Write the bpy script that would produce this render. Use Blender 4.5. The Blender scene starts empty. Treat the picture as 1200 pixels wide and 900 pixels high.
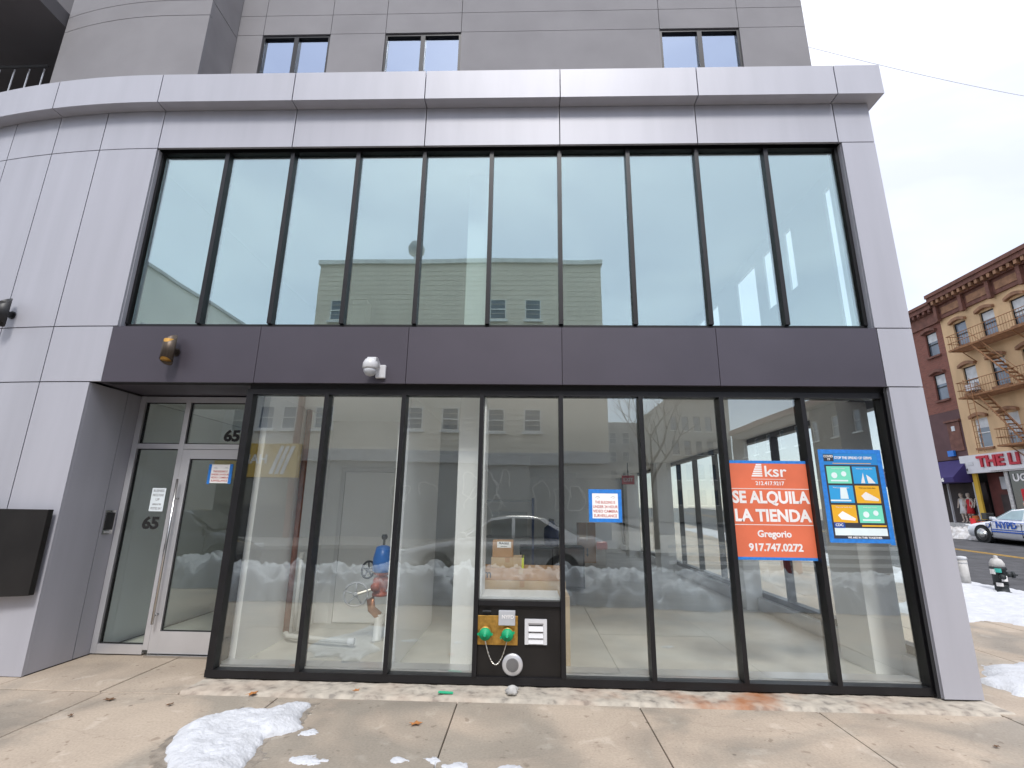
import bpy, math, random
from mathutils import Matrix, Vector, Euler, noise
random.seed(7)
R = math.radians
sc = bpy.context.scene
col = sc.collection

# ------------------------------------------------------------------ camera, sky, sun, exposure
cam = bpy.data.cameras.new('camera'); cam_o = bpy.data.objects.new('camera', cam); col.objects.link(cam_o)
cam.sensor_width = 36; cam.lens = 17.16; cam.clip_start = 0.05; cam.clip_end = 2000
rot = Matrix.Rotation(R(1.86), 4, 'Z') @ Matrix.Rotation(R(104.13), 4, 'X') @ Matrix.Rotation(R(0.825), 4, 'Z')
cam_o.matrix_world = Matrix.Translation((4.533, -5.063, 1.62)) @ rot
sc.camera = cam_o

SUN_EL, SUN_AZ = 51.0, 3.5          # azimuth measured from -Y (behind the camera) towards -X
w = bpy.data.worlds.new('World'); sc.world = w; w.use_nodes = True
nt = w.node_tree; nt.nodes.clear()
def N(tree, typ, **kw):
    n = tree.nodes.new(typ)
    for k, v in kw.items(): setattr(n, k, v)
    return n
sky = N(nt, 'ShaderNodeTexSky', sky_type='NISHITA'); sky.sun_disc = False
sky.sun_elevation = R(SUN_EL); sky.sun_rotation = R(180 + SUN_AZ); sky.dust_density = 0.3
b1 = N(nt, 'ShaderNodeBackground'); b1.inputs[1].default_value = 0.05
nt.links.new(sky.outputs[0], b1.inputs[0])
tc = N(nt, 'ShaderNodeTexCoord'); sep = N(nt, 'ShaderNodeSeparateXYZ')
nt.links.new(tc.outputs['Generated'], sep.inputs[0])
ns = N(nt, 'ShaderNodeTexNoise'); ns.inputs['Scale'].default_value = 2.2; ns.inputs['Detail'].default_value = 5; ns.inputs['Distortion'].default_value = .6
mp = N(nt, 'ShaderNodeMapping'); mp.inputs['Scale'].default_value = (1, 1, 2.6)
nt.links.new(tc.outputs['Generated'], mp.inputs[0]); nt.links.new(mp.outputs[0], ns.inputs[0])
cr = N(nt, 'ShaderNodeValToRGB'); cr.color_ramp.elements[0].position = .36; cr.color_ramp.elements[1].position = .68
cr.color_ramp.elements[0].color = (.64, .64, .705, 1); cr.color_ramp.elements[1].color = (.83, .83, .865, 1)
nt.links.new(ns.outputs[0], cr.inputs[0])
ov = N(nt, 'ShaderNodeMath', operation='MULTIPLY_ADD'); ov.use_clamp = False
ov.inputs[1].default_value = .80; ov.inputs[2].default_value = .56      # overcast: brighter towards the zenith
mx = N(nt, 'ShaderNodeMath', operation='MAXIMUM'); mx.inputs[1].default_value = 0
nt.links.new(sep.outputs[2], mx.inputs[0]); sq = N(nt, 'ShaderNodeMath', operation='MULTIPLY'); nt.links.new(mx.outputs[0], sq.inputs[0]); nt.links.new(mx.outputs[0], sq.inputs[1]); nt.links.new(sq.outputs[0], ov.inputs[0])
b2 = N(nt, 'ShaderNodeBackground'); nt.links.new(cr.outputs[0], b2.inputs[0]); nt.links.new(ov.outputs[0], b2.inputs[1])
ad = N(nt, 'ShaderNodeAddShader'); wo = N(nt, 'ShaderNodeOutputWorld')
nt.links.new(b1.outputs[0], ad.inputs[0]); nt.links.new(b2.outputs[0], ad.inputs[1]); nt.links.new(ad.outputs[0], wo.inputs[0])

sun = bpy.data.lights.new('sun', 'SUN'); sun.energy = 1.5; sun.angle = R(13); sun.color = (1, .97, .93)
sun_o = bpy.data.objects.new('sun', sun); col.objects.link(sun_o)
el, az = R(SUN_EL), R(SUN_AZ)
to_sun = Vector((math.cos(el) * math.sin(az), -math.cos(el) * math.cos(az), math.sin(el)))
sun_o.rotation_euler = to_sun.to_track_quat('Z', 'Y').to_euler()

sc.view_settings.view_transform = 'Standard'; sc.view_settings.look = 'None'
sc.view_settings.exposure = 0.77; sc.view_settings.gamma = 1
sc.render.engine = 'CYCLES'
cy = sc.cycles
cy.use_denoising = True; cy.max_bounces = 14; cy.diffuse_bounces = 6; cy.glossy_bounces = 5
cy.transparent_max_bounces = 40; cy.sample_clamp_indirect = 8; cy.caustics_reflective = False

# ------------------------------------------------------------------ materials
MATS = {}
def new_mat(name):
    m = bpy.data.materials.new(name); m.use_nodes = True; m.node_tree.nodes.clear(); MATS[name] = m
    return m, m.node_tree
def mat(name, c, rough=.6, metal=0., var=.12, scale=3., bump=0., bscale=40., c2=None, spec=.5, detail=6, stretch=(1, 1, 1), coat=0., sss=0., rand=0.):
    """principled paint / stone / metal with a tone that drifts and an optional fine relief"""
    m, t = new_mat(name); L = t.links.new
    out = N(t, 'ShaderNodeOutputMaterial'); p = N(t, 'ShaderNodeBsdfPrincipled'); L(p.outputs[0], out.inputs[0])
    p.inputs['Roughness'].default_value = rough; p.inputs['Metallic'].default_value = metal
    p.inputs['Specular IOR Level'].default_value = spec; p.inputs['Coat Weight'].default_value = coat
    if sss: p.inputs['Subsurface Weight'].default_value = sss; p.inputs['Subsurface Radius'].default_value = (.05, .06, .08)
    g = N(t, 'ShaderNodeNewGeometry'); mpn = N(t, 'ShaderNodeMapping'); mpn.inputs['Scale'].default_value = stretch
    L(g.outputs['Position'], mpn.inputs[0])
    n1 = N(t, 'ShaderNodeTexNoise'); n1.inputs['Scale'].default_value = scale; n1.inputs['Detail'].default_value = detail
    L(mpn.outputs[0], n1.inputs[0])
    r = N(t, 'ShaderNodeValToRGB'); r.color_ramp.elements[0].position = .32; r.color_ramp.elements[1].position = .68
    d = c2 if c2 else tuple(max(0, x * (1 - var)) for x in c); e = c if c2 else tuple(min(1, x * (1 + var)) for x in c)
    r.color_ramp.elements[0].color = (*d, 1); r.color_ramp.elements[1].color = (*e, 1)
    L(n1.outputs[0], r.inputs[0])
    if rand:
        oi = N(t, 'ShaderNodeObjectInfo'); hv = N(t, 'ShaderNodeHueSaturation'); mr = N(t, 'ShaderNodeMapRange'); mr.inputs[3].default_value = 1 - rand; mr.inputs[4].default_value = 1 + rand
        L(oi.outputs['Random'], mr.inputs[0]); L(mr.outputs[0], hv.inputs['Value']); L(r.outputs[0], hv.inputs['Color']); L(hv.outputs[0], p.inputs['Base Color'])
    else: L(r.outputs[0], p.inputs['Base Color'])
    if bump:
        n2 = N(t, 'ShaderNodeTexNoise'); n2.inputs['Scale'].default_value = bscale; n2.inputs['Detail'].default_value = 4
        L(mpn.outputs[0], n2.inputs[0])
        b = N(t, 'ShaderNodeBump'); b.inputs['Strength'].default_value = min(1, bump * 10); b.inputs['Distance'].default_value = .01 * max(1, bump * 10) if bump > .1 else .01
        L(n2.outputs[0], b.inputs['Height']); L(b.outputs[0], p.inputs['Normal'])
    return m
def glass(name, refl, tint, wav=.004, wscale=.9, rough=0.0, gcol=(.93, 1, .99)):
    m, t = new_mat(name); L = t.links.new
    out = N(t, 'ShaderNodeOutputMaterial'); mixn = N(t, 'ShaderNodeMixShader'); L(mixn.outputs[0], out.inputs[0])
    tr = N(t, 'ShaderNodeBsdfTransparent'); tr.inputs[0].default_value = (*tint, 1)
    gl = N(t, 'ShaderNodeBsdfGlossy'); gl.inputs['Roughness'].default_value = rough; gl.inputs[0].default_value = (*gcol, 1)
    lw = N(t, 'ShaderNodeLayerWeight'); lw.inputs[0].default_value = .5           # Schlick, the same from both sides of the sheet
    pw = N(t, 'ShaderNodeMath', operation='POWER'); pw.inputs[1].default_value = 5; L(lw.outputs['Facing'], pw.inputs[0])
    ma = N(t, 'ShaderNodeMath', operation='MULTIPLY_ADD'); ma.inputs[1].default_value = 1 - refl - .04; ma.inputs[2].default_value = refl + .04; ma.use_clamp = True
    L(pw.outputs[0], ma.inputs[0]); L(ma.outputs[0], mixn.inputs[0]); L(tr.outputs[0], mixn.inputs[1]); L(gl.outputs[0], mixn.inputs[2])
    g = N(t, 'ShaderNodeNewGeometry'); n2 = N(t, 'ShaderNodeTexNoise'); n2.inputs['Scale'].default_value = wscale; n2.inputs['Detail'].default_value = 1
    L(g.outputs['Position'], n2.inputs[0])
    b = N(t, 'ShaderNodeBump'); b.inputs['Strength'].default_value = 1; b.inputs['Distance'].default_value = wav
    L(n2.outputs[0], b.inputs['Height']); L(b.outputs[0], gl.inputs['Normal'])
    return m

mat('panel', (.42, .42, .46), .48, .12, .045, 1.3, .012, 1.4, stretch=(3.5, 3.5, .35), rand=.025)
mat('panel_top', (.435, .435, .475), .48, .1, .04, 1.3, stretch=(3.5, 3.5, .5), rand=.025)
mat('spandrel', (.076, .067, .084), .40, .25, .08, 1.2, rand=.03)
mat('joint', (.012, .012, .014), .8)
mat('bedding', (.10, .078, .058), .95, 0, .3, 8)
mat('black_frame', (.010, .0095, .011), .42, .2, .2, 5)
mat('bronze_panel', (.018, .016, .015), .42, .4, .2, 4)
mat('stucco', (.285, .275, .282), .95, 0, .06, 1.6, .05, 220, spec=.2)
mat('stucco_side', (.285, .272, .277), .95, 0, .10, 1.6, .05, 220, spec=.2)
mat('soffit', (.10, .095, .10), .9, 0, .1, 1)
mat('alu', (.64, .64, .655), .32, .55, .05, 3)
mat('steel', (.62, .61, .60), .25, 1., .05, 8)
mat('int_white', (.94, .945, .93), .7, 0, .02, 1)
mat('int_ceiling', (.90, .91, .90), .8, 0, .02, 1)
mat('int_floor', (.54, .53, .49), .4, 0, .15, 1.5, .02, 30)
mat('int_dark', (.14, .14, .14), .8, 0, .2, 1)
glass('glass_low', .095, (.985, .995, .985), .0013, 1.1)
glass('glass_up', .245, (.90, .965, .95), .0012, 1.0, gcol=(.86, 1, .985))
glass('glass_door', .05, (.93, .96, .95), .0012, 1.0)
glass('glass_side', .05, (.96, .98, .97), .0008, .8)
glass('glass_stucco', .40, (.30, .34, .38), .0006, .8, gcol=(.72, .83, 1))
mat('snow', (.61, .625, .65), .8, 0, .05, 9, .10, 45, c2=(.53, .54, .555))
mat('slush', (.27, .23, .185), .3, 0, .3, 12, .05, 60)
mat('snow_dirty', (.60, .60, .60), .85, 0, .3, 4, .1, 20, c2=(.30, .28, .26))
mat('asphalt', (.065, .065, .068), .8, 0, .3, 2.5, .05, 120)
mat('asphalt_wet', (.045, .045, .048), .5, 0, .3, 2.5, .05, 120)
mat('yellow_paint', (.50, .29, .03), .7, 0, .25, 6)
mat('white_paint', (.78, .78, .77), .55, 0, .04, 3)
mat('kerb', (.36, .34, .31), .85, 0, .25, 3, .05, 60)
mat('ground', (.16, .15, .14), .9, 0, .3, .5)
mat('black', (.012, .012, .013), .45)
mat('black_matte', (.02, .02, .02), .85)
mat('lamp_bronze', (.075, .058, .045), .45, .7, .2, 12, stretch=(6, 6, .5))
mat('lamp_gold', (.50, .27, .05), .5, .3)  # plain gold lining colour, no emission
mat('white_plastic', (.60, .60, .61), .35, 0, .02)
mat('grey_plastic', (.45, .46, .48), .5)
mat('brass', (.48, .27, .06), .38, .7, .25, 25)
mat('green_cap', (.0, .30, .12), .4, 0, .1, 10)
mat('chain', (.55, .52, .46), .35, .9)
mat('paper', (.93, .92, .89), .8, 0, .02)
mat('paper_blue', (.78, .85, .88), .8, 0, .02)
mat('tape_blue', (.02, .20, .62), .6, 0, .15, 30)
mat('ink_red', (.50, .06, .05), .8)
mat('ink_black', (.015, .015, .015), .6)
mat('ink_grey', (.30, .30, .31), .7)
mat('orange_vinyl', (.70, .165, .08), .38, 0, .07, 4, .03, 7)
mat('vinyl_white', (.80, .78, .76), .5)
mat('poster_blue', (.02, .22, .55), .5, 0, .04); mat('poster_dark', (.035, .035, .045), .5)
mat('poster_green', (.18, .68, .48), .5, 0, .05); mat('poster_sky', (.03, .33, .66), .5, 0, .05)
mat('poster_yellow', (.80, .42, .02), .5, 0, .05); mat('poster_pale', (.74, .84, .84), .5); mat('poster_navy', (.01, .07, .33), .5)
mat('cardboard', (.46, .27, .14), .8, 0, .08, 3); mat('cardboard_pale', (.52, .38, .23), .8, 0, .1, 3)
mat('valve_blue', (.02, .18, .62), .35, 0, .1, 10); mat('valve_red', (.36, .08, .04), .5, 0, .35, 9)
mat('copper', (.45, .2, .1), .35, .7); mat('pipe_white', (.55, .55, .53), .4); mat('pipe_rust', (.22, .08, .05), .6, 0, .3, 8)
mat('dark_blue', (.015, .035, .14), .5); mat('bucket', (.42, .45, .46), .6)
mat('tape_lime', (.65, .72, .05), .5)
mat('red_paint', (.30, .012, .02), .4, 0, .15, 6)
mat('leaf', (.42, .17, .05), .8, 0, .3, 60)
mat('leaf_dark', (.13, .07, .035), .9, 0, .3, 60)
mat('green_label', (.02, .45, .22), .5)
# far buildings
mat('paint_yellow', (.64, .44, .25), .85, 0, .14, 1.1, .03, 30, stretch=(1, 1, .4))
mat('trim_brown', (.17, .075, .055), .8, 0, .25, 3)
mat('trim_tan', (.30, .16, .09), .8, 0, .25, 3)
mat('brown_paint', (.12, .065, .065), .85, 0, .15, 1)
mat('far_glass', (.13, .16, .20), .05, 0, .3, .8, spec=1.0)
mat('curtain', (.6, .62, .63), .7, 0, .15, 3)
mat('iron_tan', (.27, .125, .05), .7, 0, .25, 6)
mat('sign_white', (.70, .69, .70), .6, 0, .05); mat('sign_red', (.50, .02, .04), .5); mat('awning_purple', (.035, .022, .12), .75, 0, .1, 2)
mat('shop_dark', (.035, .022, .022), .6, 0, .3, 2); mat('shop_maroon', (.10, .022, .018), .6, 0, .25, 2)
mat('beige_siding', (.78, .71, .60), .85, 0, .05, .6)
mat('pale_render', (.70, .69, .66), .9, 0, .08, .4); mat('grey_render', (.34, .345, .35), .85, 0, .12, .8)
mat('grey_brick', (.17, .16, .165), .9, 0, .15, .6); mat('sand_stone', (.42, .40, .36), .9, 0, .1, .5)
mat('awning_yellow', (.66, .42, .05), .7, 0, .08, 1); mat('white_trim', (.80, .80, .78), .6)
mat('bark', (.10, .085, .07), .9, 0, .3, 6)
mat('car_white', (.74, .75, .77), .22, 0, .02, 2, coat=.6); mat('car_black', (.014, .015, .02), .2, 0, .1, 2, coat=.8)
mat('car_silver', (.42, .40, .39), .25, .6, .05, 2, coat=.6); mat('tyre', (.018, .018, .018), .85, 0, .2, 10)
mat('car_glass', (.02, .025, .03), .04, 0, .05, spec=1.0); mat('car_glass_pale', (.30, .42, .44), .06, 0, .1, spec=1.0)
mat('police_blue', (.01, .10, .50), .35); mat('tail_red', (.55, .02, .02), .25); mat('lens_clear', (.7, .7, .68), .1)
mat('skin', (.42, .26, .19), .6); mat('cloth_teal', (.03, .08, .09), .9); mat('cloth_black', (.02, .02, .024), .9); mat('cloth_red', (.55, .02, .03), .8)
mat('cloth_grey', (.12, .13, .13), .9); mat('cloth_orange', (.55, .14, .03), .8); mat('cloth_white', (.75, .75, .75), .8); mat('mannequin', (.60, .50, .42), .5)
mat('hydrant_dark', (.022, .026, .028), .6, 0, .3, 10); mat('hydrant_teal', (.04, .36, .30), .6); mat('post_grey', (.50, .49, .47), .75, 0, .2, 8)

def brick_mat(name, c1, c2, mortar, sx=.21, sy=.068, vertical='X'):
    m, t = new_mat(name); L = t.links.new
    out = N(t, 'ShaderNodeOutputMaterial'); p = N(t, 'ShaderNodeBsdfPrincipled'); L(p.outputs[0], out.inputs[0]); p.inputs['Roughness'].default_value = .9
    g = N(t, 'ShaderNodeNewGeometry'); s = N(t, 'ShaderNodeSeparateXYZ'); L(g.outputs['Position'], s.inputs[0])
    cmb = N(t, 'ShaderNodeCombineXYZ'); L(s.outputs[1 if vertical == 'X' else 0], cmb.inputs[0]); L(s.outputs[2], cmb.inputs[1])
    b = N(t, 'ShaderNodeTexBrick'); b.inputs['Color1'].default_value = (*c1, 1); b.inputs['Color2'].default_value = (*c2, 1); b.inputs['Mortar'].default_value = (*mortar, 1)
    b.inputs['Scale'].default_value = 1; b.inputs['Brick Width'].default_value = sx; b.inputs['Row Height'].default_value = sy; b.inputs['Mortar Size'].default_value = .008
    L(cmb.outputs[0], b.inputs[0]); L(b.outputs[0], p.inputs['Base Color'])
    return m
brick_mat('red_brick', (.26, .085, .06), (.19, .06, .045), (.22, .15, .12))
brick_mat('dark_brick', (.085, .075, .08), (.06, .055, .06), (.12, .11, .11))

def pavement_mat():
    m, t = new_mat('pavement'); L = t.links.new
    out = N(t, 'ShaderNodeOutputMaterial'); p = N(t, 'ShaderNodeBsdfPrincipled'); L(p.outputs[0], out.inputs[0])
    g = N(t, 'ShaderNodeNewGeometry'); oi = N(t, 'ShaderNodeObjectInfo')
    def noise_(scale, detail, dist=0, off=None):
        n = N(t, 'ShaderNodeTexNoise'); n.inputs['Scale'].default_value = scale; n.inputs['Detail'].default_value = detail; n.inputs['Distortion'].default_value = dist
        L(g.outputs['Position'], n.inputs[0]); return n
    def ramp(src, p0, p1, c0, c1):
        r = N(t, 'ShaderNodeValToRGB'); r.color_ramp.elements[0].position = p0; r.color_ramp.elements[1].position = p1
        r.color_ramp.elements[0].color = (*c0, 1); r.color_ramp.elements[1].color = (*c1, 1); L(src.outputs[0], r.inputs[0]); return r
    def mixc(kind, a, b, f):
        x = N(t, 'ShaderNodeMixRGB', blend_type=kind)
        if isinstance(f, float): x.inputs[0].default_value = f
        else: L(f.outputs[0], x.inputs[0])
        L(a.outputs[0], x.inputs[1]); L(b.outputs[0], x.inputs[2]); return x
    base = ramp(noise_(1.3, 6, .8), .3, .7, (.38, .311, .24), (.48, .396, .306))
    damp = ramp(noise_(.75, 5, 1.2), .46, .62, (1, 1, 1), (.70, .74, .77))
    x = mixc('MULTIPLY', base, damp, 1.0)
    fine = ramp(noise_(55, 6), .3, .7, (.88, .88, .88), (1.08, 1.08, 1.08))
    x = mixc('MULTIPLY', x, fine, 1.0)
    spots = ramp(noise_(9, 3, .3), .665, .70, (1, 1, 1), (.62, .58, .55))
    x = mixc('MULTIPLY', x, spots, .75)
    grit = ramp(noise_(34, 2), .70, .74, (1, 1, 1), (.42, .36, .32))
    x = mixc('MULTIPLY', x, grit, .6)
    vo = N(t, 'ShaderNodeTexVoronoi'); vo.inputs['Scale'].default_value = 3.3; L(g.outputs['Position'], vo.inputs[0])
    gum = ramp(vo, .045, .062, (.45, .42, .40), (1, 1, 1)); x = mixc('MULTIPLY', x, gum, .8)
    salt = ramp(noise_(4.2, 7, .5), .60, .68, (0, 0, 0), (.30, .29, .26)); x = mixc('ADD', x, salt, .22)
    vc = N(t, 'ShaderNodeTexVoronoi', feature='DISTANCE_TO_EDGE'); vc.inputs['Scale'].default_value = .55; nd = noise_(3.5, 4)
    va = N(t, 'ShaderNodeVectorMath', operation='MULTIPLY_ADD'); L(nd.outputs['Color'], va.inputs[0]); va.inputs[1].default_value = (.35, .35, 0); L(g.outputs['Position'], va.inputs[2]); L(va.outputs[0], vc.inputs[0])
    crk = ramp(vc, .0015, .0045, (.38, .34, .30), (1, 1, 1)); x = mixc('MULTIPLY', x, crk, .16)
    hv = N(t, 'ShaderNodeHueSaturation'); L(x.outputs[0], hv.inputs['Color'])
    mr = N(t, 'ShaderNodeMapRange'); mr.inputs[3].default_value = .92; mr.inputs[4].default_value = 1.06; L(oi.outputs['Random'], mr.inputs[0]); L(mr.outputs[0], hv.inputs['Value'])
    L(hv.outputs[0], p.inputs['Base Color'])
    rr = ramp(noise_(.75, 5, 1.2), .45, .65, (.85, .85, .85), (.55, .55, .55)); L(rr.outputs[0], p.inputs['Roughness'])
    b = N(t, 'ShaderNodeBump'); b.inputs['Strength'].default_value = .35; b.inputs['Distance'].default_value = .004
    L(noise_(70, 5).outputs[0], b.inputs['Height']); L(b.outputs[0], p.inputs['Normal'])
pavement_mat()
def strip_mat():
    m, t = new_mat('patch_concrete'); L = t.links.new
    out = N(t, 'ShaderNodeOutputMaterial'); p = N(t, 'ShaderNodeBsdfPrincipled'); L(p.outputs[0], out.inputs[0]); p.inputs['Roughness'].default_value = .9
    g = N(t, 'ShaderNodeNewGeometry'); s = N(t, 'ShaderNodeSeparateXYZ'); L(g.outputs['Position'], s.inputs[0])
    n = N(t, 'ShaderNodeTexNoise'); n.inputs['Scale'].default_value = 10; n.inputs['Detail'].default_value = 8; L(g.outputs['Position'], n.inputs[0])
    r = N(t, 'ShaderNodeValToRGB'); e = r.color_ramp.elements
    e[0].position = .34; e[0].color = (.25, .225, .19, 1); e[1].position = .62; e[1].color = (.50, .45, .37, 1)
    k = e.new(.43); k.color = (.39, .35, .29, 1); L(n.outputs[0], r.inputs[0])
    n2 = N(t, 'ShaderNodeTexNoise'); n2.inputs['Scale'].default_value = 1.7; n2.inputs['Detail'].default_value = 6; L(g.outputs['Position'], n2.inputs[0])
    mr = N(t, 'ShaderNodeMapRange'); mr.inputs[1].default_value = 4.9; mr.inputs[2].default_value = 6.0; L(s.outputs[0], mr.inputs[0])
    mr2 = N(t, 'ShaderNodeMapRange'); mr2.inputs[1].default_value = 7.6; mr2.inputs[2].default_value = 6.6; L(s.outputs[0], mr2.inputs[0])
    r2 = N(t, 'ShaderNodeValToRGB'); r2.color_ramp.elements[0].position = .46; r2.color_ramp.elements[1].position = .62; L(n2.outputs[0], r2.inputs[0])
    a = N(t, 'ShaderNodeMath', operation='MULTIPLY'); L(mr.outputs[0], a.inputs[0]); L(mr2.outputs[0], a.inputs[1])
    a1 = N(t, 'ShaderNodeMath', operation='MULTIPLY_ADD'); L(a.outputs[0], a1.inputs[0]); a1.inputs[1].default_value = .75; a1.inputs[2].default_value = .12
    a2 = N(t, 'ShaderNodeMath', operation='MULTIPLY'); L(a1.outputs[0], a2.inputs[0]); L(r2.outputs[0], a2.inputs[1])
    x = N(t, 'ShaderNodeMixRGB'); L(a2.outputs[0], x.inputs[0]); L(r.outputs[0], x.inputs[1]); x.inputs[2].default_value = (.36, .13, .04, 1)
    L(x.outputs[0], p.inputs['Base Color'])
    b = N(t, 'ShaderNodeBump'); b.inputs['Strength'].default_value = .8; b.inputs['Distance'].default_value = .02; L(n.outputs[0], b.inputs['Height']); L(b.outputs[0], p.inputs['Normal'])
strip_mat()

# ------------------------------------------------------------------ mesh helpers
def tilt(m, xc, zc):
    a, b = random.uniform(-.0022, .0022), random.uniform(-.0016, .0016)
    m.v = [(x, y + a * (x - xc) + b * (z - zc), z) for x, y, z in m.v]; return m
class MB:
    def __init__(s, f=None): s.v = []; s.f = []; s.m = f
    def add(s, vs, fs):
        k = len(s.v); s.v += [tuple(v) for v in vs]; s.f += [tuple(i + k for i in f) for f in fs]; return s
    def box(s, x0, x1, y0, y1, z0, z1):
        return s.add([(x0, y0, z0), (x1, y0, z0), (x1, y1, z0), (x0, y1, z0), (x0, y0, z1), (x1, y0, z1), (x1, y1, z1), (x0, y1, z1)],
                     [(0, 3, 2, 1), (4, 5, 6, 7), (0, 1, 5, 4), (1, 2, 6, 5), (2, 3, 7, 6), (3, 0, 4, 7)])
    def prism(s, poly, a, b, axis='y'):
        n = len(poly)
        mk = {'x': lambda p, t: (t, p[0], p[1]), 'y': lambda p, t: (p[0], t, p[1]), 'z': lambda p, t: (p[0], p[1], t)}[axis]
        return s.add([mk(p, a) for p in poly] + [mk(p, b) for p in poly],
                     [tuple(range(n))[::-1], tuple(range(n, 2 * n))] + [(i, (i + 1) % n, (i + 1) % n + n, i + n) for i in range(n)])
    def lathe(s, prof, c, axis='z', n=20):
        vs, fs = [], []
        for r, h in prof:
            for i in range(n):
                a = 2 * math.pi * i / n; p = (r * math.cos(a), r * math.sin(a))
                q = {'z': (p[0], p[1], h), 'y': (p[0], h, p[1]), 'x': (h, p[0], p[1])}[axis]
                vs.append((c[0] + q[0], c[1] + q[1], c[2] + q[2]))
        for j in range(len(prof) - 1):
            for i in range(n):
                fs.append((j * n + i, j * n + (i + 1) % n, (j + 1) * n + (i + 1) % n, (j + 1) * n + i))
        fs.append(tuple(range(n))[::-1]); fs.append(tuple(range((len(prof) - 1) * n, len(prof) * n)))
        return s.add(vs, fs)
    def cyl(s, c, r, h, axis='z', n=16): return s.lathe([(r, 0), (r, h)], c, axis, n)
    def tube(s, pts, r, n=6, closed=False):
        P = [Vector(p) for p in pts]; vs, fs = [], []; K = len(P)
        rr = r if isinstance(r, (list, tuple)) else [r] * K
        for i, p in enumerate(P):
            d = (P[(i + 1) % K] - P[i - 1]) if closed else (P[min(i + 1, K - 1)] - P[max(i - 1, 0)])
            d = d.normalized() if d.length > 1e-9 else Vector((0, 0, 1))
            up = Vector((0, 0, 1)) if abs(d.z) < .9 else Vector((1, 0, 0))
            a = d.cross(up).normalized(); b = d.cross(a)
            for j in range(n):
                t = 2 * math.pi * j / n; vs.append(p + (a * math.cos(t) + b * math.sin(t)) * rr[i])
        for i in range(K if closed else K - 1):
            for j in range(n):
                k = (i + 1) % K
                fs.append((i * n + j, i * n + (j + 1) % n, k * n + (j + 1) % n, k * n + j))
        if not closed: fs.append(tuple(range(n))[::-1]); fs.append(tuple(range((K - 1) * n, K * n)))
        return s.add(vs, fs)
    def bar(s, a, b, wd=.03):
        return s.tube([a, b], wd * .72, 4)
    def build(s, name, mt, parent=None, smooth=False, bevel=0.):
        me = bpy.data.meshes.new(name); vs = [s.m(*v) for v in s.v] if s.m else s.v
        me.from_pydata(vs, [], s.f); me.update()
        return link_mesh(name, me, mt, parent, smooth, bevel, fix=True)
def link_mesh(name, me, mt, parent=None, smooth=False, bevel=0., fix=False):
    if fix:
        import bmesh
        bm = bmesh.new(); bm.from_mesh(me); bmesh.ops.recalc_face_normals(bm, faces=bm.faces); bm.to_mesh(me); bm.free()
    o = bpy.data.objects.new(name, me); col.objects.link(o)
    if mt: me.materials.append(MATS[mt])
    if parent: o.parent = parent
    if smooth:
        for p in me.polygons: p.use_smooth = True
    if bevel:
        b = o.modifiers.new('bevel', 'BEVEL'); b.width = bevel; b.segments = 2; b.limit_method = 'ANGLE'; b.angle_limit = R(40)
    return o
def tag(o, label=None, cat=None, group=None, kind=None):
    for k, v in (('label', label), ('category', cat), ('group', group), ('kind', kind)):
        if v: o[k] = v
    return o
def empty(name, loc=(0, 0, 0), rz=0, label=None, cat=None, group=None):
    o = bpy.data.objects.new(name, None); col.objects.link(o); o.location = loc; o.rotation_euler = (0, 0, rz); o.empty_display_size = .2
    return tag(o, label, cat, group)
def struct(o): o['kind'] = 'structure'; return o
def copy_tree(o, parent=None):
    c = o.copy(); col.objects.link(c); c.parent = parent
    for ch in list(o.children): copy_tree(ch, c)
    return c
def text(name, s, size, loc, mt, parent=None, rx=90, rz=0, bold=0., extrude=.001, align='CENTER', sx=1., shear=0., space=1.):
    """flat lettering standing in the plane given by its rotation"""
    cu = bpy.data.curves.new(name, 'FONT'); cu.body = s; cu.size = size; cu.align_x = align; cu.align_y = 'CENTER'
    cu.offset = bold; cu.extrude = extrude; cu.resolution_u = 3; cu.space_line = .95; cu.shear = shear; cu.space_character = space
    t = bpy.data.objects.new(name + '_tmp', cu); col.objects.link(t)
    me = bpy.data.meshes.new_from_object(t); bpy.data.objects.remove(t)
    me.transform(Matrix.Scale(sx, 4, (1, 0, 0)))
    o = link_mesh(name, me, mt, parent); o.location = loc; o.rotation_euler = (R(rx), 0, R(rz)); return o

# ------------------------------------------------------------------ ground, roads, pavements
G = .03                                               # the avenue climbs gently away from the corner
def gz(y): return G * (y - 6) if y > 6 else 0.
m = MB(); m.box(-500, 500, -500, 500, -.45, -.40); struct(m.build('ground', 'ground'))
def strip_sheet(name, mt, x0, x1, ys, off):
    m = MB(); vs = []; fs = []
    for y in ys: vs += [(x0, y, gz(y) + off), (x1, y, gz(y) + off)]
    for i in range(len(ys) - 1): fs.append((2 * i, 2 * i + 1, 2 * i + 3, 2 * i + 2))
    m.add(vs, fs); return m.build(name, mt)
struct(strip_sheet('road', 'asphalt_wet', -120, 15.0, [-15, -5.55], -.13))
struct(strip_sheet('avenue_road', 'asphalt', 15.0, 28.4, [-120, 6, 20, 40, 70], -.13))
for dx in (22.0, 22.25):
    o = strip_sheet('yellow_line', 'yellow_paint', dx, dx + .12, [-4, 6, 20, 40, 70], -.124); struct(o)
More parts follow.
